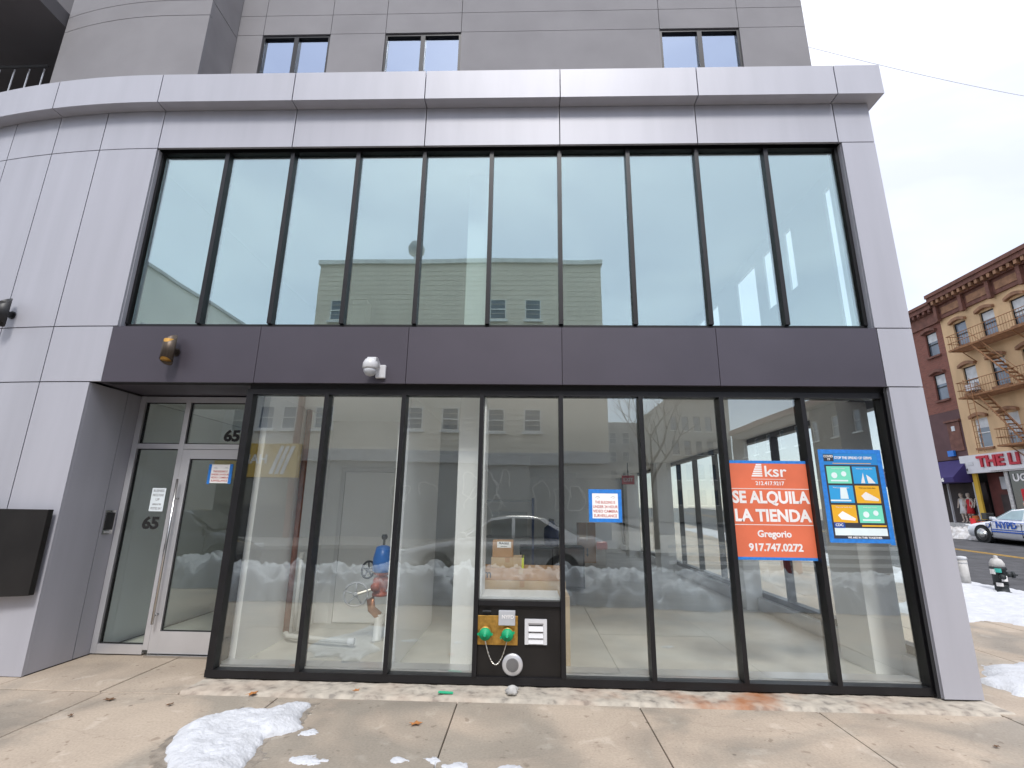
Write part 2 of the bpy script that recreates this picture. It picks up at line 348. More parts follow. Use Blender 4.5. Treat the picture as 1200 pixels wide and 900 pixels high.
# kerbs: real steps
def kerb(name, x0, x1, y0, y1):
    m = MB(); a, b = gz(y0), gz(y1)
    m.add([(x0, y0, a - .3), (x1, y0, a - .3), (x1, y1, b - .3), (x0, y1, b - .3), (x0, y0, a + .005), (x1, y0, a + .005), (x1, y1, b + .005), (x0, y1, b + .005)],
          [(0, 3, 2, 1), (4, 5, 6, 7), (0, 1, 5, 4), (1, 2, 6, 5), (2, 3, 7, 6), (3, 0, 4, 7)])
    return struct(m.build(name, 'kerb'))
kerb('kerb', -120, 14.85, -5.56, -5.40); kerb('kerb', 14.85, 15.02, -5.56, 6); kerb('kerb', 14.85, 15.02, 6, 60)
kerb('kerb', 28.4, 28.55, -120, 6); kerb('kerb', 28.4, 28.55, 6, 70); kerb('kerb', -120, 15, -15.15, -15.0)

sidewalk = struct(MB().box(-120, 14.85, -5.40, 0, -.34, -.022).build('sidewalk', 'bedding'))
MB().box(-.3, 1.6, 0, .9, -.34, -.022).build('bedding', 'bedding', sidewalk)
J = .009
def slab(x0, x1, y0, y1):
    m = MB(); a, b = gz(y0), gz(y1); t = random.uniform(-.002, .002)
    m.add([(x0 + J, y0 + J, a - .06), (x1, y0 + J, a - .06), (x1, y1, b - .06), (x0 + J, y1, b - .06),
           (x0 + J, y0 + J, a + t), (x1, y0 + J, a + t), (x1, y1, b + t), (x0 + J, y1, b + t)],
          [(0, 3, 2, 1), (4, 5, 6, 7), (0, 1, 5, 4), (1, 2, 6, 5), (2, 3, 7, 6), (3, 0, 4, 7)])
    return m.build('paving_slab', 'pavement', sidewalk, bevel=.006)
XS = [-5.3, -3.75, -2.22, -.68, .84, 2.40, 3.95, 5.49, 6.97, 8.48]
for i in range(len(XS) - 1):
    for y0, y1 in ((-1.95, -.375), (-3.6, -1.95), (-5.39, -3.6)): slab(XS[i], XS[i + 1], y0, y1)
slab(-.215, .80, -.365, .735); slab(.80, 1.50, -.365, .735)
slab(-2.22, -.215, -.375, -.03); slab(-5.3, -2.22, -.375, .3)
AX = [8.48, 10.05, 11.65, 13.25, 14.84]
yy = -5.39
while yy < 30:
    for i in range(4):
        slab(AX[i], AX[i + 1], yy, yy + 1.55)
    yy += 1.55
MB().add([(8.48, 0, -.04), (14.85, 0, -.04), (14.85, 6, -.04), (8.48, 6, -.04), (14.85, 45, 1.13), (8.48, 45, 1.13)], [(0, 1, 2, 3), (3, 2, 4, 5)]).build('avenue_bedding', 'bedding', sidewalk)
struct(MB().box(-120, 15, -30, -15.15, -.3, 0).build('far_pavement', 'kerb'))
m = MB(); m.add([(28.55, -120, 0), (60, -120, 0), (60, 6, 0), (28.55, 6, 0), (28.55, 70, 1.92), (60, 70, 1.92)], [(0, 1, 2, 3), (3, 2, 5, 4)]); struct(m.build('avenue_pavement', 'kerb'))
# patched cement strip along the foot of the shop front
def patch_strip(x0, x1, y0, y1):
    m = MB(); nx, ny = int((x1 - x0) / .03), 9; vs, fs = [], []
    for i in range(nx + 1):
        for j in range(ny + 1):
            x = x0 + (x1 - x0) * i / nx; y = y0 + (y1 - y0) * j / ny
            if j == 0: y += .03 * noise.noise((x * 3, 1, 2)) + .02 * noise.noise((x * 11, 4, 2))
            h = .007 + .010 * noise.noise((x * 5, y * 7, 0)) + .006 * noise.noise((x * 17, y * 17, 3))
            if j == 0: h = -.03
            vs.append((x, y, h))
    for i in range(nx):
        for j in range(ny): a = i * (ny + 1) + j; fs.append((a, a + ny + 1, a + ny + 2, a + 1))
    m.add(vs, fs); return m.build('concrete_strip', 'patch_concrete', sidewalk, smooth=True)
patch_strip(1.5, 8.62, -.365, .04)

# ------------------------------------------------------------------ the corner building
bld = empty('corner_building', (0, 0, 0), 0, 'modern corner building in pale grey metal panels with two tall rows of black framed glass', 'building')
YC = -.08                                             # face of the cladding
def yc(x): return YC + ((-.03 - x) ** 2 / 24. if x < -.03 else 0.)
GAP = .006
def panel(name, x0, x1, z0, z1, mt='panel', yo=0., th=.03, gap=GAP):
    n = 8 if x0 < -.05 else 1; m = MB(); vs, fs = [], []
    for i in range(n + 1):
        x = x0 + gap + (x1 - x0 - 2 * gap) * i / n; y = yc(x) + yo
        vs += [(x, y, z0 + gap), (x, y, z1 - gap), (x, y + th, z1 - gap), (x, y + th, z0 + gap)]
    for i in range(n):
        a = 4 * i
        for k in range(4): fs.append((a + k, a + 4 + k, a + 4 + (k + 1) % 4, a + (k + 1) % 4))
    fs += [(0, 1, 2, 3), (4 * n, 4 * n + 3, 4 * n + 2, 4 * n + 1)]
    m.add(vs, fs); return m.build(name, mt, bld)
ZS = (0.0, 2.872, 3.512, 5.835, 6.384)
A, B_, C_, D_ = -.785, -1.455, -2.15, -2.9
XR0, XR1 = 8.205, 8.595
# left wing
for x0, x1 in ((A, -.03), (B_, A), (C_, B_), (D_, C_), (-3.7, D_)):
    xe = x1
    panel('cladding_panel', x0, xe, ZS[3], ZS[4]); panel('cladding_panel', x0, xe, ZS[2], ZS[3])
    panel('cladding_panel', x0, xe if x1 != -.03 else -.075, ZS[1], ZS[2])
    panel('cladding_panel', x0, xe if x1 != -.03 else -.2, ZS[0], ZS[1])
BX = [-.03, 1.646, 3.27, 4.904, 6.538, XR0 - .03]
for i in range(5): panel('cladding_panel', BX[i], BX[i + 1], ZS[3], ZS[4])
panel('cladding_panel', XR0 - .03, XR1, ZS[3], ZS[4])
panel('cladding_panel', XR0, XR1, ZS[2], ZS[3]); panel('cladding_panel', XR0 + .02, XR1, ZS[1], ZS[2]); panel('cladding_panel', XR0 + .035, XR1, .015, ZS[1])
# avenue side of the pier and of the upper storey
for z0, z1 in ((.015, ZS[1]), (ZS[1], ZS[2]), (ZS[2], ZS[3]), (ZS[3], ZS[4])):
    MB().box(XR1 - .03, XR1, YC + .031, .33, z0 + GAP, z1 - GAP).build('cladding_panel', 'panel', bld)
for k in range(5):
    MB().box(XR1 - .03, XR1, .35 + 3.3 * k, .35 + 3.3 * k + 3.28, ZS[3] + .005, ZS[4]).build('cladding_panel', 'panel', bld)
    MB().box(XR1 - .03, XR1, .35 + 3.3 * k, .35 + 3.3 * k + 3.28, 2.90, 3.5).build('spandrel_panel', 'spandrel', bld)
# dark backing behind the open joints
m = MB(); vs, fs = [], []
xs_ = [-3.75 + .25 * i for i in range(14)] + [-.34]
def backing(xs_, z0, z1, yo=.034):
    m = MB(); vs, fs = [], []
    for x in xs_: vs += [(x, yc(x) + yo, z0), (x, yc(x) + yo, z1)]
    for i in range(len(xs_) - 1): fs.append((2 * i, 2 * i + 2, 2 * i + 3, 2 * i + 1))
    m.add(vs, fs); m.build('joint_backing', 'joint', bld)
bx_ = [-3.75 + .2 * i for i in range(18)] + [-.21]
backing(bx_, 0, 6.45); backing([-.21, -.08], ZS[1], 6.45); backing([-.08, -.035], ZS[2], 6.45); backing([-.035, 8.21], ZS[3], 6.45); backing([8.21, 8.57], 0.02, 6.45)
# reveals round the openings
MB().box(-.06, -.03, YC + .0305, .10, ZS[2], ZS[3]).build('window_reveal', 'panel', bld)
MB().box(8.207, 8.24, YC + .0305, .10, ZS[2], ZS[3]).build('window_reveal', 'panel', bld)
MB().box(8.242, 8.27, YC + .0305, .12, .015, ZS[1] - .01).build('window_reveal', 'panel', bld)
MB().box(-.03, 8.207, YC + .0305, .10, ZS[3] + .046, ZS[3] + .06).build('window_reveal', 'black_frame', bld)
# parapet with its soffit
PY = YC - .147
def parapet(x0, x1, end=False):
    n = 6 if x0 < -.05 else 1; m = MB(); vs, fs = [], []
    for i in range(n + 1):
        x = x0 + GAP + (x1 - x0 - 2 * GAP) * i / n; y = yc(x) - .147
        vs += [(x, y, 6.384), (x, y, 6.79), (x, y + .45, 6.80), (x, y + .45, 6.384)]
    for i in range(n):
        a = 4 * i
        for k in range(4): fs.append((a + k, a + 4 + k, a + 4 + (k + 1) % 4, a + (k + 1) % 4))
    fs += [(0, 1, 2, 3), (4 * n, 4 * n + 3, 4 * n + 2, 4 * n + 1)]
    m.add(vs, fs); return m.build('parapet_panel', 'panel_top', bld)
PXS = [-3.7, -2.9, -1.44, -.03, 1.646, 3.27, 4.904, 6.538, 8.16, 8.70]
for i in range(len(PXS) - 1): parapet(PXS[i], PXS[i + 1])
MB().box(8.30, 8.70, PY + .455, 16, 6.386, 6.79).build('parapet_panel', 'panel_top', bld)
m = MB(); m.box(-3.7, 8.65, .10, .28, 6.39, 6.78); m.build('parapet_core', 'joint', bld)
MB().box(-3.7, 8.3, .27, .95, 6.40, 6.70).build('terrace_deck', 'soffit', bld)
# spandrel
SX = [-.075, 1.60, 3.24, 4.90, 6.54, 8.222]
for i in range(5): MB().box(SX[i] + .003, SX[i + 1] - .003, YC - .004, YC + .03, 2.872, 3.508).build('spandrel_panel', 'spandrel', bld)
MB().box(-.07, 8.22, YC + .034, .06, 2.875, 3.50).build('spandrel_core', 'joint', bld)
MB().box(-.19, 1.53, YC + .035, .70, 2.885, 2.93).build('entrance_soffit', 'spandrel', bld)
MB().box(1.53, 8.24, .0, .10, 2.825, 2.874).build('shadow_gap', 'joint', bld)

# upper window wall
upw = MB().box(-.06, 8.235, .02, .12, 3.51, 3.575).box(-.06, 8.235, .0, .12, 5.825, 5.88).box(-.058, -.002, .002, .118, 3.575, 5.825).box(8.17, 8.234, .002, .118, 3.575, 5.825)
upw = upw.build('upper_window_frame', 'black_frame', bld)
p = .8168
for i in range(1, 10): MB().box(i * p - .024, i * p + .024, -.015, .115, 3.576, 5.824).build('mullion', 'black_frame', upw)
for i in range(10):
    o = tilt(MB().box(i * p + .02, (i + 1) * p - .02, .030, .038, 3.57, 5.83), (i + .5) * p, 4.7).build('pane', 'glass_up', upw)
# shop front
q0, q = 1.55, .8344
stf = MB().box(1.50, 8.25, -.01, .12, .02, .085).box(1.50, 8.25, -.005, .12, 2.765, 2.822).box(1.503, 1.575, -.008, .12, .085, 2.765).box(8.20, 8.248, -.008, .12, .085, 2.765)
stf = stf.build('storefront_frame', 'black_frame', bld)
MB().box(1.51, 8.24, .10, .30, .03, .10).build('inner_sill', 'alu', stf)
for i in range(1, 8): MB().box(q0 + i * q - .022, q0 + i * q + .022, -.02, .13, .086, 2.764).build('mullion', 'black_frame', stf)
for i in range(8):
    tilt(MB().box(q0 + i * q + .02, q0 + (i + 1) * q - .02, .040, .048, .08 if i != 3 else .74, 2.77), q0 + (i + .5) * q, 1.4).build('pane', 'glass_low', stf)
X4a, X4b = q0 + 3 * q + .024, q0 + 4 * q - .024
MB().box(X4a, X4b, .02, .06, .084, .70).build('blank_panel', 'bronze_panel', stf)
MB().box(X4a, X4b, -.012, .11, .70, .745).build('transom_rail', 'black_frame', stf)
wb = MB().box(X4a, X4b, .075, .52, .735, .765).build('display_sill', 'white_paint', stf)
MB().box(X4a, X4a + .02, .075, .46, .766, 2.76).build('display_lining', 'int_white', stf)
MB().box(1.503, 1.53, .13, .70, .0, 2.88).build('return_panel', 'black_frame', bld)
# entrance: jamb panels, door, side light
for y0, y1 in ((YC + .032, .45), (.462, .70)):
    MB().box(-.23, -.205, y0, y1, .01, 2.868).build('jamb_panel', 'panel', bld)
MB().box(-.26, -.231, YC + .04, .72, 0, 2.87).build('joint_backing', 'joint', bld)
ent = empty('entrance_frame', (0, 0, 0)); ent.parent = bld
yd0, yd1 = .655, .725
MB().box(-.20, -.135, yd0, yd1, .015, 2.872).build('frame_post', 'alu', ent)
MB().box(.375, .435, yd0, yd1, .06, 2.80).build('frame_post', 'alu', ent)
MB().box(1.42, 1.50, yd0, yd1, .06, 2.80).build('frame_post', 'alu', ent)
MB().box(-.134, 1.50, yd0, yd1, 2.80, 2.87).build('head_rail', 'alu', ent)
MB().box(-.134, .374, yd0 + .002, yd1, 2.235, 2.295).build('transom_rail', 'alu', ent)
MB().box(.436, 1.419, yd0 + .002, yd1, 2.235, 2.295).build('transom_rail', 'alu', ent)
MB().box(-.134, .374, yd0 + .001, yd1, .015, .11).build('bottom_rail', 'alu', ent)
MB().box(.436, 1.42, yd0 - .05, yd1, -.005, .022).build('threshold', 'steel', ent)
for x0, x1, z0, z1 in ((-.13, .37, .11, 2.235), (-.13, .37, 2.295, 2.80), (.436, 1.42, 2.295, 2.80)):
    MB().box(x0, x1, .688, .694, z0, z1).build('pane', 'glass_door', ent)
    g_ = .012
    MB().box(x0, x1, .675, .687, z0, z0 + g_).box(x0, x1, .675, .687, z1 - g_, z1).box(x0, x0 + g_, .676, .686, z0 + g_, z1 - g_).box(x1 - g_, x1, .676, .686, z0 + g_, z1 - g_).build('gasket', 'black', ent)
MB().box(-.205, -.135, .70, .73, 0, 2.87).build('joint_backing', 'joint', ent)
door = MB().box(.442, .545, .648, .70, .03, 2.228).box(1.33, 1.415, .648, .70, .03, 2.228).box(.545, 1.33, .649, .70, .03, .25).box(.545, 1.33, .649, .70, 2.12, 2.228).build('entrance_door', 'alu', bld)
MB().box(.545, 1.33, .672, .678, .25, 2.12).build('door_glass', 'glass_door', door)
m = MB(); m.tube([(.485, .585, .33), (.485, .585, 1.88)], .014, 8).tube([(.485, .585, .42), (.485, .65, .42)], .012, 8).tube([(.485, .585, 1.66), (.485, .65, 1.66)], .012, 8); m.build('pull_handle', 'steel', door, True)
MB().box(.425, .447, .64, .648, 1.02, 1.16).build('lock', 'black', door)
MB().box(.548, .56, .664, .671, .25, 2.12).box(1.318, 1.33, .664, .671, .25, 2.12).box(.56, 1.318, .664, .671, .25, .262).box(.56, 1.318, .664, .671, 2.108, 2.12).build('gasket', 'black', door)
text('house_number', '65', .18, (.985, .686, 2.395), 'ink_black', ent, bold=.008, sx=1.1)
text('house_number', '65', .18, (.185, .686, 1.375), 'ink_black', ent, bold=.008, sx=1.1)

# stucco storeys above, set back
def stucco(x0, x1, z0, z1, y, mt='stucco'):
    return MB().box(x0 + .004, x1 - .004, y, y + .05, z0 + .004, z1 - .004).build('stucco_panel', mt, bld)
YS = .9; ZB, ZM, ZM2 = 6.5, 8.73, 9.11
wins = [(.36, 1.43), (2.295, 3.475), (6.515, 7.71)]
edges = [-.05, .36, 1.43, 2.295, 3.475, 6.515, 7.71, 8.70]
for i in range(7):
    x0, x1 = edges[i], edges[i + 1]
    if (x0, x1) not in wins: stucco(x0, x1, ZB, ZM, YS)
for x0, x1 in ((-.05, .36), (.36, 1.43), (1.43, 2.295), (2.295, 3.475), (3.475, 6.515), (6.515, 7.71), (7.71, 8.70)):
    stucco(x0, x1, ZM, ZM2, YS); stucco(x0, x1, ZM2, 11.2, YS)
MB().box(-.05, 8.69, YS + .05, YS + .09, 8.74, 11.2).build('joint_backing', 'soffit', bld)
MB().box(8.66, 8.70, YS + .06, 12, ZB, 11.2).build('stucco_panel', 'stucco_side', bld)
for i in range(7):
    x0, x1 = edges[i], edges[i + 1]
    if (x0, x1) not in wins: MB().box(x0, x1, YS + .051, YS + .09, ZB, 8.73).build('joint_backing', 'soffit', bld)
for x0, x1 in wins:
    c = (x0 + x1) / 2
    f = MB().box(x0, x1, YS + .02, YS + .12, 8.69, 8.725).box(x0, x0 + .035, YS + .02, YS + .12, 6.8, 8.69).box(x1 - .035, x1, YS + .02, YS + .12, 6.8, 8.69).box(c - .035, c + .035, YS + .015, YS + .12, 6.8, 8.69).box(x0, x1, YS + .02, YS + .12, 6.7, 6.8)
    f = f.build('window', 'black_frame', bld)
    MB().box(x0 + .035, c - .035, YS + .06, YS + .066, 6.8, 8.69).build('pane', 'glass_stucco', f); MB().box(c + .035, x1 - .035, YS + .06, YS + .066, 6.8, 8.69).build('pane', 'glass_stucco', f)
    MB().box(x0 - .05, x1 + .05, YS + .5, YS + .55, 6.7, 8.8).build('room_back', 'int_dark', f)
# forward bay on the left with its return wall, and the balcony beyond it
YL = .30
for z0, z1 in ((6.5, 8.40), (8.40, 8.68), (8.68, 11.2)):
    n = 10; m = MB(); vs, fs = [], []
    for i in range(n + 1):
        x = -2.42 + (2.37) * i / n; y = YL + max(0, (-.6 - x)) ** 2 / 14.
        vs += [(x, y, z0 + .005), (x, y, z1 - .005), (x, y + .05, z1 - .005), (x, y + .05, z0 + .005)]
    for i in range(n):
        a = 4 * i
        for k in range(4): fs.append((a + k, a + 4 + k, a + 4 + (k + 1) % 4, a + (k + 1) % 4))
    fs += [(0, 1, 2, 3), (4 * n, 4 * n + 3, 4 * n + 2, 4 * n + 1)]
    m.add(vs, fs).build('stucco_panel', 'stucco', bld)
for z0, z1 in ((6.5, 8.67), (8.682, 11.2)):
    MB().box(-.10, -.052, YL + .052, YS + .05, z0, z1).build('stucco_panel', 'stucco_side', bld)
MB().box(-2.40, -.105, YL + .30, YL + .34, 6.5, 11.2).build('joint_backing', 'soffit', bld)
MB().box(-2.46, -2.40, YL + .30, 5, 6.5, 11.2).build('stucco_panel', 'stucco_side', bld)
MB().box(-7, -2.44, .62, 4, 8.81, 11.2).build('stucco_panel', 'soffit', bld)
bal = MB().box(-7, -2.47, -.2, 4, 8.55, 8.8).build('balcony_slab', 'soffit', bld)
MB().box(-7, -2.47, 2.4, 2.5, 6.5, 8.54).build('stucco_panel', 'stucco_side', bld)
bd = MB().box(-4.6, -2.7, 2.30, 2.38, 6.6, 6.68).box(-4.6, -2.7, 2.30, 2.38, 8.3, 8.4).box(-4.6, -4.52, 2.3, 2.38, 6.68, 8.3).box(-2.78, -2.7, 2.3, 2.38, 6.68, 8.3).box(-3.7, -3.6, 2.3, 2.38, 6.68, 8.3).build('balcony_door', 'black_frame', bld)
MB().box(-4.5, -2.8, 2.34, 2.35, 6.68, 8.3).build('pane', 'glass_stucco', bd)
rl = MB().tube([(-6.5, .55, 7.75), (-2.47, .50, 7.75)], .022).build('balcony_rail', 'black_frame', bld)
for k in range(18): MB().tube([(-6.4 + .225 * k, .55, 6.7), (-6.4 + .225 * k, .55, 7.75)], .009, 5).build('baluster', 'alu', rl)

# interior, ground floor
def room(name, mt, *b): return MB().box(*b).build(name, mt, bld)
room('interior_floor', 'int_floor', 1.53, 8.46, .121, 16, -.03, .03)
room('lobby_floor', 'int_floor', -.2, 1.50, .73, 6, -.03, .018)
room('interior_ceiling', 'int_ceiling', -.25, 8.46, .72, 16, 2.845, 2.872); room('interior_ceiling', 'int_ceiling', 1.53, 8.2, .125, .719, 2.845, 2.872)
room('interior_wall', 'int_white', 1.532, 1.60, .31, 2.2, .03, 2.845); room('interior_wall', 'int_white', 1.60, 3.10, 2.2, 2.3, .03, 2.845)
room('interior_wall', 'int_white', 3.10, 3.22, .31, 2.3, .03, 2.845); room('interior_wall', 'int_white', 1.50, 1.60, 2.305, 16, .03, 2.845)
room('interior_wall', 'int_white', 1.60, 8.46, 16.0, 16.1, .03, 2.845); room('interior_wall', 'int_white', -.30, -.262, .73, 6, .01, 2.845)
room('lobby_wall', 'int_white', -.26, 1.499, 6.0, 6.1, .01, 2.845)
room('interior_wall', 'int_white', 1.60, 4.6, 7.0, 7.12, .03, 2.845)
room('lobby_wall', 'int_white', 1.45, 1.499, .73, 5.99, .01, 2.845)
for x0, x1, y0, y1 in ((3.76, 4.03, .46, .95), (8.08, 8.42, .55, 1.10), (8.18, 8.45, 3.75, 4.2), (8.05, 8.45, 8.5, 9.1), (8.05, 8.45, 12.6, 13.2), (5.9, 6.3, 13, 13.4)):
    room('interior_column', 'int_white', x0, x1, y0, y1, .031, 2.844)
cd = MB().box(1.80, 1.86, 2.17, 2.199, .03, 2.15).box(2.72, 2.78, 2.17, 2.199, .03, 2.15).box(1.86, 2.72, 2.17, 2.199, 2.09, 2.15).build('closet_door_frame', 'white_paint', bld)
MB().box(1.865, 2.715, 2.18, 2.198, .05, 2.085).build('closet_door', 'int_white', cd)
# avenue shop windows
avf = MB().box(8.46, 8.59, .34, 15.9, .02, .30).box(8.46, 8.59, .34, 15.9, 2.77, 2.90).build('avenue_storefront_frame', 'black_frame', bld)
for k in range(13):
    y = .36 + k * 1.28; MB().box(8.47, 8.58, y, y + .06, .30, 2.77).build('mullion', 'black_frame', avf)
    if k < 12: MB().box(8.52, 8.526, y + .06, y + 1.28, .30, 2.77).build('pane', 'glass_side', avf)
MB().box(8.36, 8.459, .34, 15.9, .03, .22).build('radiator_cover', 'alu', avf)
MB().box(8.46, 8.595, 15.9, 30, 0, 6.384).build('avenue_wall', 'panel', bld)
# interior, upper floor
room('interior_floor', 'int_floor', -.3, 8.46, .125, 9, 3.40, 3.47); room('interior_ceiling', 'int_ceiling', -.3, 8.46, .125, 9, 5.86, 5.95)
room('interior_wall', 'int_white', -.36, -.30, .125, 9, 3.47, 5.86); room('interior_wall', 'int_white', -.3, 8.46, 9, 9.1, 3.47, 5.86)
for x0, x1, y0, y1 in ((3.76, 4.0, .5, .9), (4.03, 4.09, .16, .35), (.8, 1.1, 4.5, 4.8)):
    room('interior_column', 'int_white', x0, x1, y0, y1, 3.471, 5.859)
holes = [(.47, .60, 3.55), (1.42, 1.60, 4.72), (2.0, 2.27, 4.71), (2.58, 3.30, 3.55), (4.2, 5.6, 3.55), (6.2, 7.6, 3.55)]
ys = [.125] + [v for h in holes for v in h[:2]] + [9]
for i in range(0, len(ys), 2): MB().box(8.36, 8.39, ys[i], ys[i + 1], 3.47, 5.86).build('interior_wall', 'int_white', bld)
for y0, y1, z0 in holes:
    if z0 > 3.5: MB().box(8.36, 8.39, y0, y1, 3.47, z0).build('interior_wall', 'int_white', bld)
    MB().box(8.36, 8.39, y0, y1, 5.645, 5.86).build('interior_wall', 'int_white', bld)
    MB().box(8.392, 8.396, y0 - .02, y1 + .02, z0, 5.645).build('pane', 'glass_side', bld)
# roof mass so that no light leaks in from behind
room('building_core', 'int_dark', -3.6, -.31, .32, 9, 0, 6.38); room('building_core', 'int_dark', -3.6, 8.45, 9.11, 16, 3.47, 6.38)
room('roof_slab', 'stucco', -3.6, 8.45, .95, 16, 5.96, 6.39); room('building_core', 'int_dark', -2.3, 8.6, 1.6, 12, 6.71, 11.1)

# ------------------------------------------------------------------ things fixed to the building
def wall_lamp(loc, mt, inner, label, cyl_r=.062):
    t = empty('wall_lamp', loc, 0, label, 'lamp', 'cylinder wall lamps')
    # a tube cut at a slant at both ends, open, gold inside
    n = 24; m = MB(); vs, fs = [], []
    for r_, s_ in ((cyl_r, 1), (cyl_r - .006, 1)):
        for k in (0, 1):
            for i in range(n):
                a = 2 * math.pi * i / n; x, y = r_ * math.cos(a), r_ * math.sin(a)
                z = (-.125 - .55 * y) if k == 0 else (.125 + 1.0 * y)
                vs.append((x, y, z))
    for i in range(n):
        j = (i + 1) % n
        fs += [(i, j, n + j, n + i), (2 * n + i, 3 * n + i, 3 * n + j, 2 * n + j), (i, 2 * n + i, 2 * n + j, j), (n + i, n + j, 3 * n + j, 3 * n + i)]
    m.add(vs, fs).build('shade', mt, t, True)
    MB().cyl((0, 0, -.06), cyl_r - .008, .12, 'z', 20).build('bulb_holder', inner, t, True)
    n_ = MB(); n_.lathe([(cyl_r - .0075, -.12), (cyl_r - .0075, .11)], (0, 0, 0), 'z', 20); o = n_.build('reflector', inner, t, True)
    MB().box(-.018, .018, cyl_r - .005, cyl_r + .055, -.02, .03).build('bracket', mt, t)
    MB().cyl((0, cyl_r + .05, .005), .045, .012, 'y', 20).build('wall_plate', mt, t)
    return t
wall_lamp((.695, YC - .125, 3.20), 'lamp_bronze', 'lamp_gold', 'bronze cylinder wall lamp with gold inside on the dark band above the door')
wall_lamp((-1.36, yc(-1.36) - .125, 3.66), 'black', 'black_matte', 'black cylinder wall lamp on the pale panels at the picture edge')
t = empty('security_camera', (2.93, YC - .004, 3.02), 0, 'white dome security camera bracketed on the dark band above the second shop window', 'camera')
t.scale = (1.3, 1.3, 1.3)
MB().box(-.005, .075, -.03, 0, -.075, .035).build('wall_plate', 'white_plastic', t, bevel=.006)
MB().prism([(0, .01), (-.15, .03), (-.15, .065), (-.10, .075), (0, .035)], -.045, .03, 'x').build('arm', 'white_plastic', t, bevel=.006)
MB().lathe([(.01, .055), (.045, .05), (.06, .02), (.062, -.02), (.055, -.028)], (-.02, -.12, 0), 'z', 20).build('housing', 'white_plastic', t, True)
MB().lathe([(.052, -.028), (.05, -.05), (.035, -.075), (.01, -.085)], (-.02, -.12, 0), 'z', 20).build('dome', 'grey_plastic', t, True)
t = empty('black_wall_box', (-.5, -.12, 1.1), 0, 'large dark brown metal box projecting from the pale panels beside the entrance', 'box')
m = MB(); m.add([(-1.6, 0.10, .69), (-.225, .04, .73), (-.225, -.02, .73), (-1.6, -.06, .66), (-1.6, .10, 1.53), (-.225, .04, 1.53), (-.225, -.02, 1.53), (-1.6, -.06, 1.53)], [(0, 3, 2, 1), (4, 5, 6, 7), (0, 1, 5, 4), (1, 2, 6, 5), (2, 3, 7, 6), (3, 0, 4, 7)])
m.v = [(x + .5, y - .04, z - 1.1) for x, y, z in m.v]; m.build('case', 'bronze_panel', t, bevel=.004)
MB().box(-1.1, -.83, -.105, -.098, -.35, .42).build('lid', 'bronze_panel', t)
t = empty('intercom', (-.205, .555, 1.39), 0, 'slim black intercom screen in a steel plate on the entrance jamb', 'intercom')
MB().box(0, .008, -.07, .07, -.13, .13).build('plate', 'steel', t); MB().box(.0085, .014, -.055, .055, -.085, .105).build('screen', 'black', t)
MB().cyl((.0085, 0, .118), .006, .004, 'x', 8).build('lens', 'black', t); MB().box(.0085, .011, -.045, .045, -.118, -.10).build('name_strip', 'white_plastic', t)

# fire department connection, vent and round grille on the blank panel
t = empty('fire_hose_connection', (4.262, .018, .48), 0, 'brass fire hose connection with two green caps under the display window', 'hose connection')
MB().box(-.19, .195, -.012, 0, -.128, .128).build('plate', 'brass', t, bevel=.003)
for x, z, tilt in ((-.112, -.025, 0), (.098, -.03, 20)):
    c = MB().lathe([(.062, -.012), (.062, -.035), (.05, -.04)], (x, 0, z), 'y', 20).build('collar', 'brass', t, True)
    c = MB().lathe([(.055, -.04), (.057, -.06), (.05, -.075), (.02, -.085), (.012, -.105)], (x, 0, z), 'y', 24).build('cap', 'green_cap', t, True)
    a = R(tilt)
    for s_ in (-1, 1):
        MB().cyl((x + s_ * .062 * math.cos(a), -.068, z + s_ * .062 * math.sin(a)), .012, .02, 'y', 8).build('lug', 'green_cap', c)
    MB().cyl((x, -.112, z), .012, .01, 'y', 10).build('boss', 'green_label', c)
pts = [(-.112 + .052 * k / 8 * 2, -.045 - .02 * math.sin(math.pi * k / 16), -.08 - .20 * (1 - ((k - 8) / 8) ** 2) * (1 if True else 0) + .0) for k in range(17)]
m = MB()
for i in range(len(pts) - 1):
    a, b = Vector(pts[i]), Vector(pts[i + 1]); m.tube([a.lerp(b, -.1), a.lerp(b, .5), a.lerp(b, 1.1)], [.003, .006, .003], 5)
m.build('chain', 'chain', t)
MB().box(.012, .17, -.05, -.013, .05, .18).build('sign_box', 'grey_plastic', t, bevel=.004); text('sign_text', 'NYFD', .045, (.10, -.0515, .125), 'vinyl_white', t, bold=.001)
MB().tube([(-.14, -.02, .165), (-.10, -.035, .17), (-.065, -.02, .165)], .012, 6).build('hook', 'black', t)
t = empty('vent_grille', (4.628, .018, .475), 0, 'square white louvred vent cover beside the brass hose connection', 'vent')
MB().box(-.105, .105, -.014, 0, -.11, .11).build('backing', 'white_plastic', t, bevel=.003)
for z in (.052, -.012, -.062): MB().box(-.066, .066, -.0155, -.0145, z - .009, z + .007).build('slot', 'ink_black', t)
for z in (.022, -.036, -.085): MB().add([(-.07, -.016, z + .026), (.07, -.016, z + .026), (.07, -.034, z - .016), (-.07, -.034, z - .016), (-.07, -.012, z - .016), (.07, -.012, z - .016)], [(0, 1, 2, 3), (3, 2, 5, 4), (0, 3, 4), (1, 5, 2)]).build('louvre', 'white_plastic', t)
for x0, x1, z0, z1 in ((-.105, -.072, -.11, .11), (.072, .105, -.11, .11), (-.072, .072, .075, .11), (-.072, .072, -.11, -.085)): MB().box(x0, x1, -.026, -.0145, z0, z1).build('frame', 'white_plastic', t)
t = empty('round_speaker_grille', (4.41, .018, .185), 0, 'round perforated steel grille low on the dark panel', 'grille')
MB().lathe([(.098, 0), (.098, -.008), (.088, -.016), (.03, -.017)], (0, 0, 0), 'y', 36).build('disc', 'alu', t, True)
m = MB()
